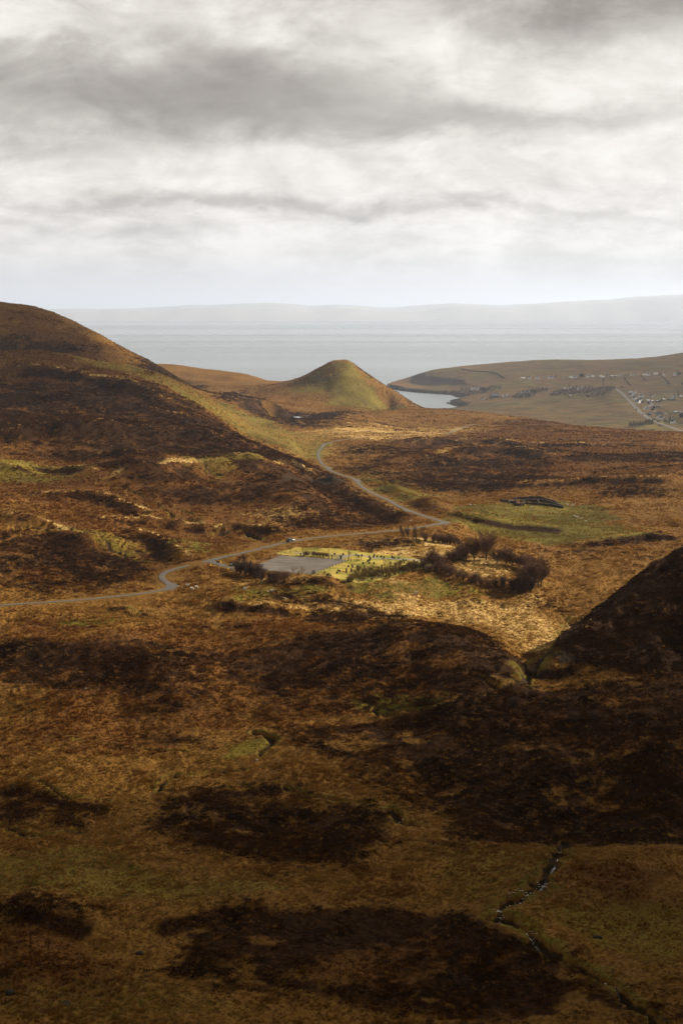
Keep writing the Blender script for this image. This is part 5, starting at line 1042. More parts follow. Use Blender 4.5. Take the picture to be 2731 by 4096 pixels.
def house(px, py, wpx, label, wall=None, roof=None, st=1.5, gable=False, chim=2, dorm=0, rot=0.0, dep=6.8, shed=False, lo=2250.0, cat='house', wing=False):
    wall = wall or M_HARL; roof = roof or M_SLATE; c = spot(px, py, lo)
    if c is None: return
    S = c[1]/FPX; Wv = wpx*S
    if gable: W_, D_ = max(dep*1.25, 7.5), max(Wv, 4.0); W_, D_ = W_, D_
    else: W_, D_ = max(Wv, 2.5), dep
    wh = (2.5*st if not shed else 2.4*st); pitch = (0.5 if not shed else 0.28); rh = D_*pitch
    o = thing('house' if not shed else 'shed', label, cat if not shed else 'shed', (c[0], c[1], c[2]), (math.pi/2 if gable else 0.0)+rot+(0.55 if gable else 0.42))
    put('wall', MB().prism([(-D_/2,-2.0),(D_/2,-2.0),(D_/2,wh),(0,wh+rh-0.05),(-D_/2,wh)], -W_/2, W_/2, 'x').mesh('wall', wall), o)
    t_ = 0.18; ov = 0.3; sl = MB()
    for s in (-1, 1): sl.prism([(s*(D_/2+ov), wh-ov*pitch*2), (s*(D_/2+ov), wh-ov*pitch*2+t_), (0, wh+rh+t_), (0, wh+rh)][::s], -W_/2-0.15, W_/2+0.15, 'x')
    rf = put('roof', sl.mesh('roof', roof), o)
    xs = {0: [], 1: [W_/2-0.6], 2: [-W_/2+0.6, W_/2-0.6], 3: [-W_/2+0.6, 0, W_/2-0.6]}[chim]
    for x in xs: put('chimney', MB().box((x,0,wh+rh+0.55), (1.1,0.8,2.0)).mesh('chimney', wall), rf)
    for k in range(dorm):
        x = (k-(dorm-1)/2)*W_/(dorm+0.6); dm = MB().prism([(-1.0,wh-0.1),(1.0,wh-0.1),(1.0,wh+1.2),(0,wh+2.3),(-1.0,wh+1.2)], -D_/2-0.1, -0.6)
        q = put('dormer', dm.mesh('dormer', wall), rf, (x,0,0)); put('window', MB().box((0,-D_/2-0.13,wh+0.75), (1.0,0.06,1.1)).mesh('window', M_PANE), q)
    fy = -D_/2
    if not gable:
        n = max(2, int(W_/3.2)) if not shed else max(1, int(W_/6)); 
        for lv in range(1 if st < 1.9 else 2):
            for k in range(n):
                x = (k-(n-1)/2)*W_/(n+0.2); z = 1.35+lv*2.5
                if lv == 0 and k == n//2 and not shed: put('door', MB().box((x,fy-0.03,1.0), (1.0,0.08,2.0)).mesh('door', M_DOOR), o); continue
                f_ = put('window', MB().box((x,fy-0.02,z), (1.25,0.06,1.35)).mesh('window', M_PANE), o); put('sill', MB().box((x,fy-0.08,z-0.75), (1.45,0.2,0.1)).mesh('sill', wall), f_)
    else:                                       # the gable wall looks at the camera
        for s in (-1, 1): put('window', MB().box((-W_/2-0.02, s*D_*0.22, 1.4), (0.06,1.1,1.3)).mesh('window', M_PANE), o)
        if st > 1.2 and not shed: put('window', MB().box((-W_/2-0.02, 0, wh+0.4), (0.06,0.9,1.1)).mesh('window', M_PANE), o)
    if wing:
        x0 = W_*0.22; put('porch', MB().prism([(-1.9+x0,-2.0),(1.9+x0,-2.0),(1.9+x0,wh),(x0,wh+1.9),(-1.9+x0,wh)], fy-2.2, 0).mesh('porch', wall), o); put('porch_roof', MB().prism([(-2.2+x0,wh-0.2),(x0,wh+2.0),(2.2+x0,wh-0.2),(2.2+x0,wh),(x0,wh+2.25),(-2.2+x0,wh)], fy-2.3, 0).mesh('porch_roof', roof), rf); put('window', MB().box((x0,fy-2.23,1.4), (1.2,0.06,1.3)).mesh('window', M_PANE), o)
    return o
UP = 3700.0
house(2091,1514,17,'long low white shed at the left end of the upper house row',M_HARL,M_TIN,0.9,shed=True,lo=UP); house(2117,1514,9,'small white gable-end cottage second from the left of the upper row',gable=True,chim=0,lo=UP); house(2149,1516,15,'white house with two tall chimneys, third from left of the upper row',dorm=2,lo=UP); house(2178,1513,11,'small low grey shed between two white houses of the upper row',M_GREYW,M_GRROOF,0.8,shed=True,lo=UP)
house(2203,1514,26,'wide white dark-roofed house with a conifer on its right, upper row',dorm=0,lo=UP); house(2280,1511,10,'small white outbuilding left of the white house with a gable porch',M_HARL,M_TIN,0.9,shed=True,lo=UP); house(2298,1512,22,'white house with gabled porch just left of the round dark tree',wing=True,lo=UP); house(2352,1509,16,'white house with dormers right of the round dark tree',dorm=2,lo=UP); house(2371,1507,10,'low white shed right of the dormered white house',M_HARL,M_TIN,0.7,shed=True,lo=UP)
house(2402,1507,8,'left of two tiny white sheds mid upper row',M_HARL,M_TIN,0.7,shed=True,lo=UP); house(2412,1509,9,'right and lower of two tiny white sheds mid upper row',M_HARL,M_TIN,0.8,shed=True,lo=UP); house(2430,1507,11,'pinkish gable-end house with red front in the upper row',M_PINK,M_SLATE,1.3,gable=True,chim=0,lo=UP); house(2447,1507,17,'rusty red shed with pale tin roof beside the pinkish gable house',M_RUST,M_TIN,1.0,shed=True,lo=UP); house(2461,1506,8,'small brown shed left of the cream two-storey house',M_BROWN,M_TIN,0.9,shed=True,lo=UP)
house(2480,1506,16,'cream two-storey house with two chimneys in the upper row',M_CREAM,M_GRROOF,2.0,dorm=2,lo=UP); house(2518,1503,12,'left grey-roofed half of the cream pair behind dark bushes',M_CREAM,M_GRROOF,1.4,gable=True,lo=UP); house(2538,1504,16,'right cream half of the pair behind dark bushes, with two gables',M_CREAM,M_SLATE,1.3,dorm=2,lo=UP); house(2575,1500,11,'low white shed left of the three-dormer white house',M_HARL,M_TIN,0.7,shed=True,lo=UP); house(2592,1501,17,'white house with three dormers and tall chimneys in the upper row',dorm=3,lo=UP); house(2622,1497,15,'long white tin-roofed shed right of the three-dormer house',M_HARL,M_TIN,0.9,shed=True,lo=UP); house(2657,1500,13,'low white bungalow right of the dark tree clump',M_HARL,M_GRROOF,0.8,chim=0,lo=UP); house(2701,1501,15,'white and grey house with chimneys at the right end of the upper row',M_HARL,M_GRROOF,1.6,dorm=2,lo=UP)
house(1893,1558,18,'white shore house left part, grey roofed, alone above the bay',M_HARL,M_GRROOF,1.3,lo=3600); house(1910,1559,9,'white gable wing at the right of the lone shore house',M_HARL,M_GRROOF,1.3,gable=True,lo=3600); house(1934,1597,13,'small white gabled lodge at the head of the beach',M_HARL,M_SLATE,0.9,gable=True,chim=1,lo=3300); house(1978,1590,36,'large grey stone lodge at the head of the bay',M_STW,M_SLATE,2.2,chim=3,dep=10,lo=3300); house(2010,1588,9,'small shed with bright white roof right of the stone lodge',M_BROWN,M_TIN,0.8,shed=True,lo=3300); house(2030,1587,11,'small white cottage beside the left wood',M_GREYW,M_TIN,1.2,gable=True,lo=3300)
house(2092,1577,22,'long low white house with gables among the left wood',M_HARL,M_SLATE,1.2,lo=3300); house(2113,1573,7,'tall white gable at the right end of the house in the left wood',M_HARL,M_SLATE,1.6,gable=True,lo=3300); house(2258,1557,14,'low pale shed at the left behind the big dark wood',M_GREYW,M_TIN,0.8,shed=True,lo=3400); house(2277,1557,16,'cream bungalow behind the big dark wood',M_CREAM,M_GRROOF,0.9,chim=0,lo=3400); house(2320,1556,24,'dark-roofed white house right of the conifers behind the wood',M_HARL,M_SLATE,1.1,chim=1,lo=3400); house(2278,1585,7,'tiny brown hut in the field below the big wood',M_BROWN,M_TIN,0.9,shed=True,lo=2900)
LOW = 2300.0
house(2536,1576,18,'grey-roofed house at the top of the lower village',M_HARL,M_GRROOF,1.5,chim=1,lo=LOW); house(2521,1571,9,'small white roof peeping behind the top white gable house',M_HARL,M_TIN,1.2,gable=True,chim=0,lo=LOW); house(2523,1585,17,'large white gable house below the grey-roofed one at the village top',gable=True,chim=0,lo=LOW,st=1.3); house(2563,1588,22,'white house with dark roof, white gable porch and end chimneys',wing=True,lo=LOW); house(2602,1589,10,'small plain cream gable right of the white house with porch',M_CREAM,M_GRROOF,1.2,gable=True,chim=0,lo=LOW); house(2617,1587,7,'tiny white hut with dark door right of the plain cream gable',M_HARL,M_SLATE,0.8,shed=True,lo=LOW)
house(2538,1599,17,'tall white gable house left of centre, second down the lane',gable=True,chim=1,lo=LOW,st=1.6); house(2562,1606,11,'narrow white gable with chimney in the village middle',gable=True,chim=1,lo=LOW,st=1.9); house(2551,1612,19,'white gable house with long slate roof below the narrow gable',gable=True,chim=1,lo=LOW,st=1.4,rot=0.3); house(2573,1615,17,'tan gable house with brown roof in the village middle',M_PINK,M_BROWN,1.0,gable=True,chim=0,lo=LOW); house(2590,1604,14,'low whitish shed among clutter right of the narrow gable',M_GREYW,M_TIN,0.8,shed=True,lo=LOW); house(2606,1606,12,'low tin-roofed shed right of the whitish one',M_BROWN,M_TIN,0.8,shed=True,lo=LOW)
house(2598,1613,14,'dark grey barn behind the tan gable house',M_STW,M_SLATE,1.0,shed=True,lo=LOW); house(2632,1608,18,'dark wide-gabled shed with white fascia',M_BROWN,M_TIN,0.9,gable=True,shed=True,lo=LOW); house(2652,1600,12,'brown hut with pale flat roof above the dark sheds',M_BROWN,M_TIN,0.8,shed=True,lo=LOW); house(2685,1600,31,'long dark slate-roofed barn at right of the village',M_STW,M_SLATE,1.0,shed=True,lo=LOW); house(2602,1625,17,'white gable house with chimneys and pale roof, village centre',gable=True,chim=2,lo=LOW,st=1.6,roof=M_GRROOF,rot=-0.35); house(2625,1629,26,'long black shed right of the central white gable house',M_BROWN,M_SLATE,1.0,shed=True,lo=LOW)
house(2583,1637,18,'cottage with grey roof and small porch left of the cream gable',M_HARL,M_GRROOF,0.9,wing=True,chim=0,lo=LOW); house(2613,1646,16,'cream gable house with two dark windows below the black shed',M_CREAM,M_BROWN,1.2,gable=True,chim=0,lo=LOW); house(2634,1661,24,'grey harled house with dark roof right of the lane',M_GREYW,M_SLATE,1.4,chim=0,lo=LOW,rot=-0.3); house(2700,1652,20,'long grey-green agricultural shed at the right edge',M_GREENT,M_GREENT,1.0,shed=True,lo=LOW); house(2722,1653,20,'long grey shed joined right of the grey-green one',M_GREYW,M_GRROOF,1.0,shed=True,lo=LOW); house(2597,1660,8,'small blue shed beside the yard of scrap by the road',M_BLUE,M_BLUE,1.0,shed=True,lo=LOW)
house(2634,1676,13,'white house with glazed front left of the lower white gable',M_HARL,M_GRROOF,1.4,chim=1,lo=LOW,dorm=1); house(2646,1677,13,'white gable house below the grey harled one',gable=True,chim=1,lo=LOW,st=1.4); house(2690,1693,14,'bright white gable house with chimney lowest on the right',gable=True,chim=1,lo=LOW,st=1.5); house(2681,1692,9,'dark lean-to house left of the lowest bright white gable',M_STW,M_SLATE,1.0,shed=True,lo=LOW); house(2694,1589,22,'cream house with dark roof and two white end chimneys at the right',M_CREAM,M_SLATE,1.1,wing=True,chim=2,lo=LOW); house(2721,1588,11,'low white shed with pale roof at the right edge below the conifer',M_GREYW,M_TIN,0.8,shed=True,lo=LOW); house(2727,1668,12,'brown barn half behind trees at the right edge',M_BROWN,M_GRROOF,1.2,shed=True,lo=LOW)
c = spot(2664,1658,LOW); o = thing('caravan', 'white static caravan with a dark window between grey house and long sheds', 'caravan', c)
put('body', MB().box((0,0,1.7), (6.4,2.4,2.1), taper=0.96).mesh('body', M_HARL), o)
for x in (-1.8, 0.2, 2.0): put('window', MB().box((x,-1.2,1.9), (1.0,0.08,0.8)).mesh('window', M_PANE), o)
for x in (-2.0, 2.0): put('wheel', MB().cyl((x,-1.0,0.35), 0.4, 0.3, 'y', 10).mesh('wheel', M_TYRE), o)
# vehicles on the village road and in the yard
for f_, lb, m_ in ((0.64,'small white car on the village road below the lowest trees',M_HARL),(0.555,'white van-like car where the village road passes the conifer belt',M_HARL)):
    k = int(f_*len(VROAD)); d_ = VROAD[k+1]-VROAD[k-1]; o = thing('car', lb, 'car', (VROAD[k,0]+1.4, VROAD[k,1], VROAD[k,2]+0.36), math.atan2(d_[1], d_[0])); car_parts(o, m_)
M_REDP = simple('red_paint', (0.35,0.04,0.03), 0.5, 0.4, 0.1)
for px, py, m_, lb in ((2571,1660,M_REDP,'red scrap vehicle left in the cluttered yard by the road'),(2580,1663,M_HARL,'white scrap vehicle in the cluttered yard by the road'),(2588,1656,M_REDP,'red vehicle beside the blue shed')):
    c = spot(px, py, LOW); o = thing('car', lb, 'car', c, rnd.uniform(0, 3)); car_parts(o, m_)
# roadside white post
c = spot(2510,1614,LOW); tag(put('roadside_post', MB().box((0,0,1.1), (0.7,0.7,2.4), taper=0.8).mesh('roadside_post', M_WHITE), None, c), 'white roadside box post at the edge of the village road', 'post')

# ------------------------------------------------------------------ trees of the township
for i, (px, hp) in enumerate(((2518,16),(2525,14),(2532,17),(2539,18),(2547,16),(2554,17),(2561,18),(2568,16),(2574,15),(2581,19),(2588,20),(2595,21),(2602,20),(2609,19))):
    cone_tree('conifer', px, 1703+rnd.uniform(-2,2)-(px-2518)*0.06, hp*1.25, 'dark conifer in the belt beside the village road, '+('first second third fourth fifth sixth seventh eighth ninth tenth eleventh twelfth thirteenth fourteenth'.split()[i])+' from the left', 'conifer belt by the village road', 40+i, 0.30, 0.02, LOW, 260)
for i, (px, py, hp, lb) in enumerate(((2712,1582,20,'tall dark conifer at the right above the cream house'),(2680,1685,24,'dark conifer behind the lowest bright white gable'),(2222,1512,14,'dark conifer right of the wide white house in the upper row'),(2275,1550,14,'conifer standing apart above the big dark wood'),(2293,1556,17,'left conifer of the close pair behind the big wood'),(2305,1556,18,'right conifer of the close pair behind the big wood'),(2341,1556,16,'first conifer of the trio right of the dark-roofed house'),(2356,1556,17,'middle conifer of the trio right of the dark-roofed house'),(2367,1556,15,'last conifer of the trio right of the dark-roofed house'),(2642,1500,15,'left dark tree of the clump by the low white bungalow'),(2634,1500,12,'low dark tree at the left of the bungalow clump'),(2707,1498,18,'dark tree rising behind the last upper house'))):
    cone_tree('conifer', px, py, hp, lb, None, 80+i, 0.30, 0.04, LOW if py > 1520 else UP, 260)
def round_tree(px, py, hpx, wpx, label, lo, mat=None, n=520, name='broad_tree', group=None):
    c = spot(px, py, lo)
    if c is None: return
    S = c[1]/FPX; h, w_ = hpx*S, wpx*S; o = thing(name, label, 'tree' if 'tree' in name else 'bush', c, 0, group); put('trunk', MB().tube((0,0,-.4), (0,0,h*0.5), h*0.05, h*0.03, 6).mesh('trunk', M_BARK), o); crn = MB()
    for _ in range(n):
        d = nrg.normal(0, 1, 3); d /= np.linalg.norm(d); k = rnd.uniform(.45, 1.0)*(0.86+0.14*math.sin(d[0]*5+d[2]*4)); p = np.array((d[0]*w_/2*k, d[1]*w_/2*k, h*0.55+d[2]*h*0.46*k)); s_ = h*0.09; i = len(crn.v); u = nrg.normal(0, 1, 3); u /= np.linalg.norm(u); v_ = np.cross(u, nrg.normal(0, 1, 3)); v_ /= np.linalg.norm(v_)+1e-9
        crn.v += [tuple(p+u*s_), tuple(p+v_*s_), tuple(p-u*s_*0.7-v_*s_*0.4)]; crn.f.append((i, i+1, i+2))
    put('crown', crn.mesh('crown', mat or M_TWIGD), o)
round_tree(2325,1510,17,22,'large round dark tree in the middle of the upper house row',UP,M_CON,900); round_tree(1935,1560,13,24,'dark rounded tree clump right of the lone shore house',3600,M_TWIGD,700); round_tree(2716,1501,14,24,'broad dark tree at the right edge behind the last upper house',UP,M_TWIGD,700); round_tree(2727,1672,22,26,'large dark tree at the right edge in front of the brown barn',LOW,M_TWIGD,800)
for px, py, h, w_, lb in ((2508,1505,7,24,'dark bush left of the cream pair in the upper row'),(2564,1507,8,12,'round dark bush below the cream pair of houses'),(2576,1520,8,18,'left dark bush in the field under the dormered house'),(2587,1523,6,12,'right dark bush in the field under the dormered house'),(2670,1536,7,16,'dark bush at the foot of the right-hand field wall'),(2728,1540,12,10,'dark bush at the right edge of the upper fields'),(2662,1692,14,24,'dark shrubbery left of the lowest bright white gable'),(2632,1690,9,20,'brown shrubbery above the village road bend'),(2655,1678,6,14,'dark bush right of the lower white gable'),(2544,1640,6,12,'dark bush right of the road beside the cottage'),(2532,1655,4,8,'small dark bush left of the village road'),(2487,1552,9,24,'dark scrub at the top bend of the village road'),(2540,1585,5,10,'dark bush between the top gable houses'),(2618,1682,8,14,'brown bush left of the shrubbery by the lower white gable'),(2640,1706,9,30,'brown scrub on the near side of the village road'),(2610,1722,7,26,'dark scrub in the dip before the village road'),(2680,1726,8,30,'brown scrub in the dip at the right edge'),(1958,1592,8,16,'dark bush left of the stone lodge'),(1924,1596,6,10,'dark bush left of the small lodge at the beach')):
    round_tree(px, py, h, w_, lb, UP if py < 1512 else LOW, M_TWIGD, 260, 'scrub_bush')
# the two leafless woods, one mass each
def wood(px_poly, n, hpx, label, lo):
    cs = [spot(x, y, lo) for x, y in px_poly]; cs = [c for c in cs if c is not None]; mb = MB(); pl = [(c[0], c[1]) for c in cs]; xs = [p[0] for p in pl]; ys_ = [p[1] for p in pl]; k = 0
    while k < n:
        x, y = rnd.uniform(min(xs), max(xs)), rnd.uniform(min(ys_), max(ys_))
        if not inpoly(x, y, pl): continue
        k += 1; z = gz(x, y); h = hpx*y/FPX*rnd.uniform(.7, 1.15); mb.tube((x,y,z-.3), (x,y,z+h*0.6), h*0.03, h*0.015, 3)
        for _ in range(34):
            d = nrg.normal(0, 1, 3); d /= np.linalg.norm(d); p = np.array((x, y, z+h*0.58))+d*np.array((h*0.34, h*0.34, h*0.42))*rnd.uniform(.5, 1); u = nrg.normal(0, 1, 3); u /= np.linalg.norm(u); v_ = np.cross(u, d); i = len(mb.v); s_ = h*0.085
            mb.v += [tuple(p+u*s_*1.5), tuple(p+v_*s_*0.5), tuple(p-v_*s_*0.5)]; mb.f.append((i, i+1, i+2))
    tag(put('wood', mb.mesh('wood', M_WOOD)), label, 'wood', kind='stuff')
M_WOOD = simple('leafless_wood', (0.040,0.026,0.022), 0.95, 0.03, 0.3, 0.2)
wood([(2195,1583),(2215,1566),(2260,1557),(2330,1558),(2400,1556),(2460,1550),(2455,1560),(2430,1580),(2380,1592),(2350,1590),(2300,1584),(2240,1585)], 620, 11.5, 'big dark leafless wood beside the top of the village road', 3000)
wood([(2045,1593),(2070,1576),(2110,1565),(2150,1556),(2195,1555),(2190,1563),(2150,1575),(2120,1590),(2080,1596)], 380, 11.5, 'smaller leafless wood round the long white house above the bay', 3200)
# boats far out
M_HULL = simple('boat_hull', (0.12,0.12,0.13), 0.5, 0.3, 0.1)
for px, py, L, lb in ((1377,1312,36,'larger dark fishing boat far out on the sound'),(1215,1308,24,'smaller boat far out to the left on the sound')):
    x, y, _ = PZ(px, py, 0.0); o = thing('boat', lb, 'boat', (x, y, 0), 0.2); put('hull', MB().prism([(-L/2,2.4),(-L/2+1,-0.6),(L/2-4,-0.6),(L/2,3.4)], -3.0, 3.0).mesh('hull', M_HULL), o); put('wheelhouse', MB().box((-L*0.2,0,4.6), (L*0.25,4.2,4.6), taper=0.9).mesh('wheelhouse', M_HULL), o); put('mast', MB().tube((L*0.1,0,2), (L*0.1,0,10), .25, .12, 6).mesh('mast', M_HULL), o)
# ------------------------------------------------------------------ tussocks and heather clumps scattered over the near ground
def tuft(seed, blades, h, r0, w_):
    r = random.Random(seed); mb = MB()
    for _ in range(blades):
        a = r.uniform(0, 6.283); q = r0*math.sqrt(r.random())*0.6; x, y = math.cos(a)*q, math.sin(a)*q; lean = r.uniform(.2, 1.0); L = h*r.uniform(.6, 1.1); dx, dy = math.cos(a+r.gauss(0,.5)), math.sin(a+r.gauss(0,.5)); i = len(mb.v); px_, py_ = -dy*w_, dx*w_
        m1 = (x+dx*L*0.25*lean, y+dy*L*0.25*lean, L*0.6); e_ = (x+dx*L*0.8*lean, y+dy*L*0.8*lean, L*(0.95-0.45*lean))
        mb.v += [(x-px_, y-py_, -0.1), (x+px_, y+py_, -0.1), (m1[0]+px_*.8, m1[1]+py_*.8, m1[2]), (m1[0]-px_*.8, m1[1]-py_*.8, m1[2]), e_]; mb.f += [(i, i+1, i+2, i+3), (i+3, i+2, i+4)]
    return mb
def clump(seed, n, h, r0, s_):
    r = random.Random(seed); mb = MB()
    for _ in range(n):
        a = r.uniform(0, 6.283); el_ = math.asin(r.random()); k = r.uniform(.6, 1.0); p = np.array((math.cos(a)*math.cos(el_)*r0*k, math.sin(a)*math.cos(el_)*r0*k, math.sin(el_)*h*k)); d = p/np.linalg.norm(p)+np.array((r.gauss(0,.4), r.gauss(0,.4), .5)); d /= np.linalg.norm(d); u = np.cross(d, (r.gauss(0,1), r.gauss(0,1), r.gauss(0,1))); u /= np.linalg.norm(u)+1e-9; i = len(mb.v); L = s_*r.uniform(.7, 1.4)
        mb.v += [tuple(p-u*L*0.28), tuple(p+u*L*0.28), tuple(p+d*L)]; mb.f.append((i, i+1, i+2))
    return mb
def leafmat(name, ca, cb, cc, trans):
    m, t = mk(name); oi = t.n('ShaderNodeObjectInfo'); rndv = oi.outputs['Random']
    ca, cb, cc = [(q[0]*0.66, q[1]*0.595, q[2]*0.385) for q in (ca, cb, cc)]
    c = t.mix(t.m('MULTIPLY_ADD', rndv, 0.6, 0.12), ca, cb); c = t.mix(t.ramp(t.noise(oi.outputs['Location'], 0.05, 4, 0.6), 0.4, 0.62), c, cc)
    b = bsdf(t, c, 0.9, 0.05); tl_ = t.n('ShaderNodeBsdfTranslucent'); t.put(tl_.inputs[0], c); mxs = t.n('ShaderNodeMixShader'); mxs.inputs[0].default_value = trans; m.node_tree.links.new(b, mxs.inputs[1]); m.node_tree.links.new(tl_.outputs[0], mxs.inputs[2])
    return finish(m, t, mxs.outputs[0])
M_TUS = leafmat('tussock_grass', (0.46,0.275,0.095), (0.20,0.105,0.030), (0.24,0.115,0.032), 0.35); M_TUSG = leafmat('green_turf_blades', (0.215,0.20,0.045), (0.13,0.125,0.026), (0.26,0.20,0.055), 0.3); M_TUSS = leafmat('straw_grass', (0.86,0.66,0.36), (0.52,0.36,0.17), (0.70,0.48,0.22), 0.35); M_HEA = leafmat('heather_sprigs', (0.052,0.027,0.013), (0.026,0.014,0.0075), (0.075,0.035,0.014), 0.1); M_RUS = leafmat('rust_sedge', (0.22,0.088,0.026), (0.09,0.035,0.010), (0.15,0.060,0.018), 0.35)
def scatter(name, label, protos, pts, scl):
    """one object: instances of the little plants on points of the ground"""
    cc = bpy.data.collections.new(name+'_plants')
    for k, me in enumerate(protos): cc.objects.link(bpy.data.objects.new(name+'_plant', me))
    me = bpy.data.meshes.new(name); me.vertices.add(len(pts)); me.vertices.foreach_set('co', pts.astype(np.float32).ravel())
    a = me.attributes.new('size', 'FLOAT', 'POINT'); a.data.foreach_set('value', scl.astype(np.float32)); a = me.attributes.new('turn', 'FLOAT', 'POINT'); a.data.foreach_set('value', nrg.uniform(0, 6.283, len(pts)).astype(np.float32))
    o = bpy.data.objects.new(name, me); COL.objects.link(o); ng_ = bpy.data.node_groups.new(name, 'GeometryNodeTree'); ng_.interface.new_socket('Geometry', in_out='INPUT', socket_type='NodeSocketGeometry'); ng_.interface.new_socket('Geometry', in_out='OUTPUT', socket_type='NodeSocketGeometry')
    N = ng_.nodes; L = ng_.links; gi, go = N.new('NodeGroupInput'), N.new('NodeGroupOutput'); ip = N.new('GeometryNodeInstanceOnPoints'); ci = N.new('GeometryNodeCollectionInfo'); ci.inputs['Collection'].default_value = cc; ci.inputs['Separate Children'].default_value = True; ci.inputs['Reset Children'].default_value = True; ip.inputs['Pick Instance'].default_value = True
    at = N.new('GeometryNodeInputNamedAttribute'); at.data_type = 'FLOAT'; at.inputs[0].default_value = 'size'; a2_ = N.new('GeometryNodeInputNamedAttribute'); a2_.data_type = 'FLOAT'; a2_.inputs[0].default_value = 'turn'; cx_ = N.new('ShaderNodeCombineXYZ')
    L.new(gi.outputs[0], ip.inputs['Points']); L.new(ci.outputs[0], ip.inputs['Instance']); L.new(at.outputs['Attribute'], ip.inputs['Scale']); L.new(a2_.outputs['Attribute'], cx_.inputs[2])
    e2r = N.new('FunctionNodeEulerToRotation'); L.new(cx_.outputs[0], e2r.inputs[0]); L.new(e2r.outputs[0], ip.inputs['Rotation']); L.new(ip.outputs[0], go.inputs[0])
    md = o.modifiers.new('scatter', 'NODES'); md.node_group = ng_
    return tag(o, label, 'vegetation', kind='stuff')
NPT = 470000
uu = nrg.uniform(-0.27, 0.27, NPT); r_ = nrg.random(NPT)
Y0, YM, Y1 = 190.0, 300.0, 2250.0                       # density falls with distance
A1 = (YM**2-Y0**2)/2; A2 = YM**1.5*2*(math.sqrt(Y1)-math.sqrt(YM)); tot = A1+A2
yy_ = np.where(r_*tot < A1, np.sqrt(Y0**2+2*r_*tot), (np.maximum(r_*tot-A1, 0)/(2*YM**1.5)+math.sqrt(YM))**2)
xx_ = uu*yy_
he, gr, stw, la, ba, ru = [sample(F_, xx_, yy_) for F_ in (heather, green, straw, lawn, bare, rust)]
ok_ = (la < 0.3) & (ba < 0.35)
NEAR_R = np.ones(NPT, bool)
NEAR_R &= sample(RD, xx_, yy_) > 1.0+0.0006*yy_
cpp = np.array([q[:2] for q in CARP]); ins = np.zeros(NPT, bool)
for k in range(len(cpp)):
    a, b = cpp[k-1], cpp[k]; cnd = (a[1] > yy_) != (b[1] > yy_); ins ^= cnd & (xx_ < (b[0]-a[0])*(yy_-a[1])/(b[1]-a[1]+1e-12)+a[0])
ok_ &= NEAR_R & ~ins
kind_ = nrg.random(NPT)
zz_ = sample(H, xx_, yy_)
isH = ok_ & (kind_ < he*0.88); rest = ok_ & ~isH
kk = nrg.random(NPT); isS = rest & (kk < stw*0.9); rest &= ~isS
kk = nrg.random(NPT); isG = rest & (kk < gr*0.9); rest &= ~isG
kk = nrg.random(NPT); isR = rest & (kk < ru*0.75); isT = rest & ~isR
nsc = 0.75+0.5*nrg.random(NPT); lump = np.clip(1+0.9*fbm(xx_, yy_, 3.0, 2, 91)+0.7*fbm(xx_, yy_, 26.0, 3, 93), 0.30, 2.1); dsc = np.minimum((np.maximum(yy_, 230)/260)**0.5, 2.2)
thin = nrg.random(NPT) < 0.75
def go_(name, label, prot, mask, k):
    p = np.stack([xx_, yy_, zz_], -1)[mask]; scatter(name, label, prot, p, (nsc*lump*dsc*k)[mask])
go_('heather', 'dark brown winter heather covering the moor', [clump(s, 46, .30, .42, .15).mesh('sprigs', M_HEA) for s in (1,2,3)], isH, 1.0)
go_('tussock_grass', 'tan winter tussock grass covering the bog and slopes', [tuft(s, 26, .36, .36, .020).mesh('blades', M_TUS) for s in (4,5,6)], isT & thin, 1.0)
go_('sedge', 'rust brown sedge patches among the heather', [tuft(s, 26, .42, .40, .022).mesh('blades', M_RUS) for s in (7,8)], isR & thin, 1.0)
go_('green_turf', 'short olive green turf of the grazed patches', [tuft(s, 24, .22, .45, .024).mesh('blades', M_TUSG) for s in (9,10)], isG & thin, 0.9)
go_('straw_grass', 'pale straw coloured grass round the graveyard', [tuft(s, 26, .40, .42, .022).mesh('blades', M_TUSS) for s in (11,12)], isS, 0.9)
# ------------------------------------------------------------------ air: sea haze, and out-of-view cloud bodies added to shade parts of the ground
HZ = bpy.data.materials.new('haze'); HZ.use_nodes = True; HZ.node_tree.nodes.clear(); t = NT(HZ.node_tree)
pv_ = t.n('ShaderNodeVolumePrincipled'); pv_.inputs['Color'].default_value = (0.66,0.78,1.0,1); pv_.inputs['Density'].default_value = 0.00003; pv_.inputs['Anisotropy'].default_value = 0.25
o_ = t.n('ShaderNodeOutputMaterial'); HZ.node_tree.links.new(pv_.outputs[0], o_.inputs['Volume'])
def boxmesh(name, lo, hi, mat):
    x0,y0,z0 = lo; x1,y1,z1 = hi
    v = [(x0,y0,z0),(x1,y0,z0),(x1,y1,z0),(x0,y1,z0),(x0,y0,z1),(x1,y0,z1),(x1,y1,z1),(x0,y1,z1)]
    return sheet(name, v, [(0,3,2,1),(4,5,6,7),(0,1,5,4),(1,2,6,5),(2,3,7,6),(3,0,4,7)], mat)
hz = boxmesh('haze', (-95000,-3000,-9), (95000,155000,1010), HZ); tag(hz, 'pale sea haze filling the air over moor and sound', 'haze', kind='stuff')
CLM = bpy.data.materials.new('shade_cloud_volume'); CLM.use_nodes = True; CLM.node_tree.nodes.clear(); t = NT(CLM.node_tree)
va = t.n('ShaderNodeVolumeAbsorption'); va.inputs['Color'].default_value = (0.35,0.36,0.38,1); va.inputs['Density'].default_value = 0.0085
o_ = t.n('ShaderNodeOutputMaterial'); CLM.node_tree.links.new(va.outputs[0], o_.inputs['Volume'])
CLOUDZ = 1350.0
def sun_over(x, y, z): # point of the cloud layer that shades ground point (x,y,z)
    k = (CLOUDZ-z)/SDIR.z; return np.array((x+SDIR.x*k, y+SDIR.y*k))
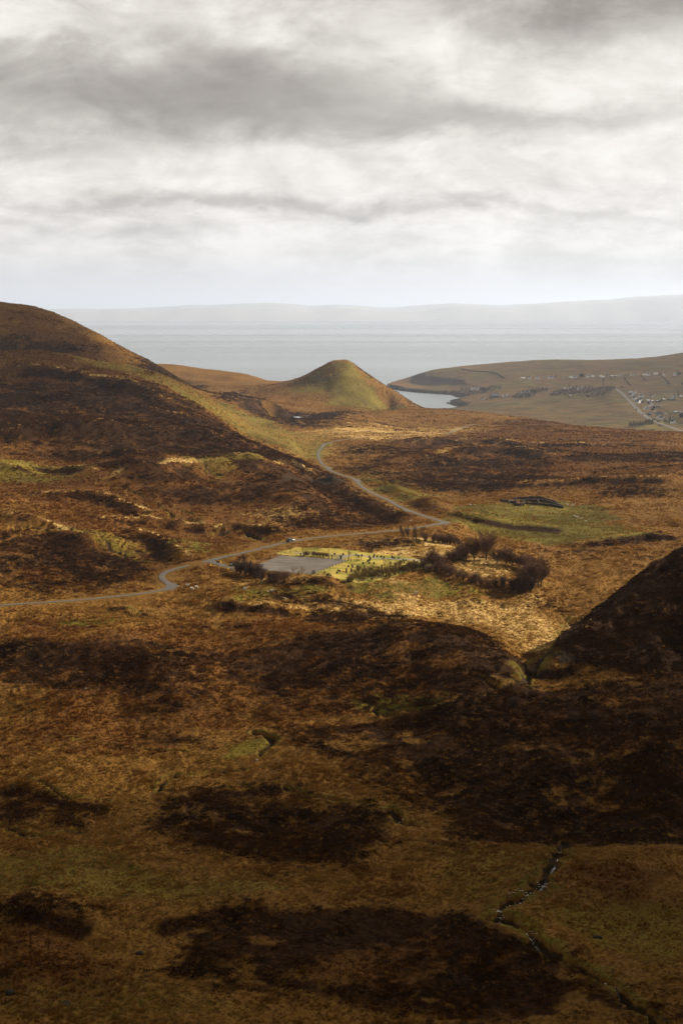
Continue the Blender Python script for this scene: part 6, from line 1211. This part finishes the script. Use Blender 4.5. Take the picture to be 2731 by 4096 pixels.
def cloud(name, label, outline, thick, seed):
    """closed lumpy body: thin at the rim, thick inside"""
    pts = catmull([(*sun_over(*p), 0) for p in outline]+[(*sun_over(*outline[0]), 0)], 8)[:-1,:2]; c = pts.mean(0); n = len(pts); rings = 14
    vs = [(*c, CLOUDZ+thick*0.5)]; low = []
    for r in range(1, rings+1):
        k = r/rings
        for i, p in enumerate(pts):
            wob = 1+0.10*float(fbm(np.array([p[0]]), np.array([p[1]]), 500.0, 3, seed)[0])
            q = c+(p-c)*k*wob; prof = (1-k**1.15)**1.1; lump = 1+0.5*float(fbm(np.array([q[0]]), np.array([q[1]]), 260.0, 3, seed+5)[0])
            vs.append((q[0], q[1], CLOUDZ+thick*0.5*prof*lump+1))
    top = len(vs)
    vs.append((*c, CLOUDZ-thick*0.5)); 
    for r in range(1, rings+1):
        for i in range(n):
            x, y, z = vs[1+(r-1)*n+i]; vs.append((x, y, CLOUDZ-(z-CLOUDZ)*0.8-1))
    fs = []
    for base, fl in ((0, False), (top, True)):
        for i in range(n):
            f = (base, base+1+i, base+1+(i+1) % n); fs.append(f[::-1] if fl else f)
        for r in range(rings-1):
            for i in range(n):
                a = base+1+r*n+i; b = base+1+r*n+(i+1) % n; f = (a, a+n, b+n, b); fs.append(f[::-1] if fl else f)
    e = 1+(rings-1)*n
    for i in range(n): fs.append((e+i, top+e+i, top+e+(i+1) % n, e+(i+1) % n))
    o = sheet(name, vs, fs, CLM, True); bm = bmesh.new(); bm.from_mesh(o.data); bmesh.ops.recalc_face_normals(bm, faces=bm.faces[:]); bm.to_mesh(o.data); bm.free(); return tag(o, label, 'cloud', kind='structure')
def g(px, py): 
    c = cast(px, py, HB); return tuple(c)
cloud('cloud', 'out-of-view cloud body added overhead to shade the near moor', [(-700,-200,200),(-420,330,150),(-130,345,140),(-40,395,140),(40,400,140),(75,455,140),(150,490,140),(330,560,150),(700,420,160),(900,-100,200),(300,-600,220),(-400,-600,220)], 330, 71)
cloud('cloud', 'out-of-view cloud body added overhead to shade the left hill', [(-800,900,180),(-420,1000,180),(-250,1000,170),(-150,1080,160),(-120,1250,150),(-160,1500,170),(-330,1900,220),(-900,2300,220),(-1500,1500,220)], 300, 81)
cloud('cloud', 'out-of-view cloud body added overhead to shade the headland', [(260,2500,40),(700,2250,60),(1500,2100,60),(2400,3500,60),(1900,5600,60),(600,5600,40),(150,4700,5),(200,3500,10)], 80, 91)
cloud('cloud', 'out-of-view cloud body added to deepen shade on the lower right moor', [(60,200,140),(75,330,140),(110,430,140),(260,470,150),(700,400,160),(600,-200,200),(100,-100,200),(-60,120,160)], 260, 101)
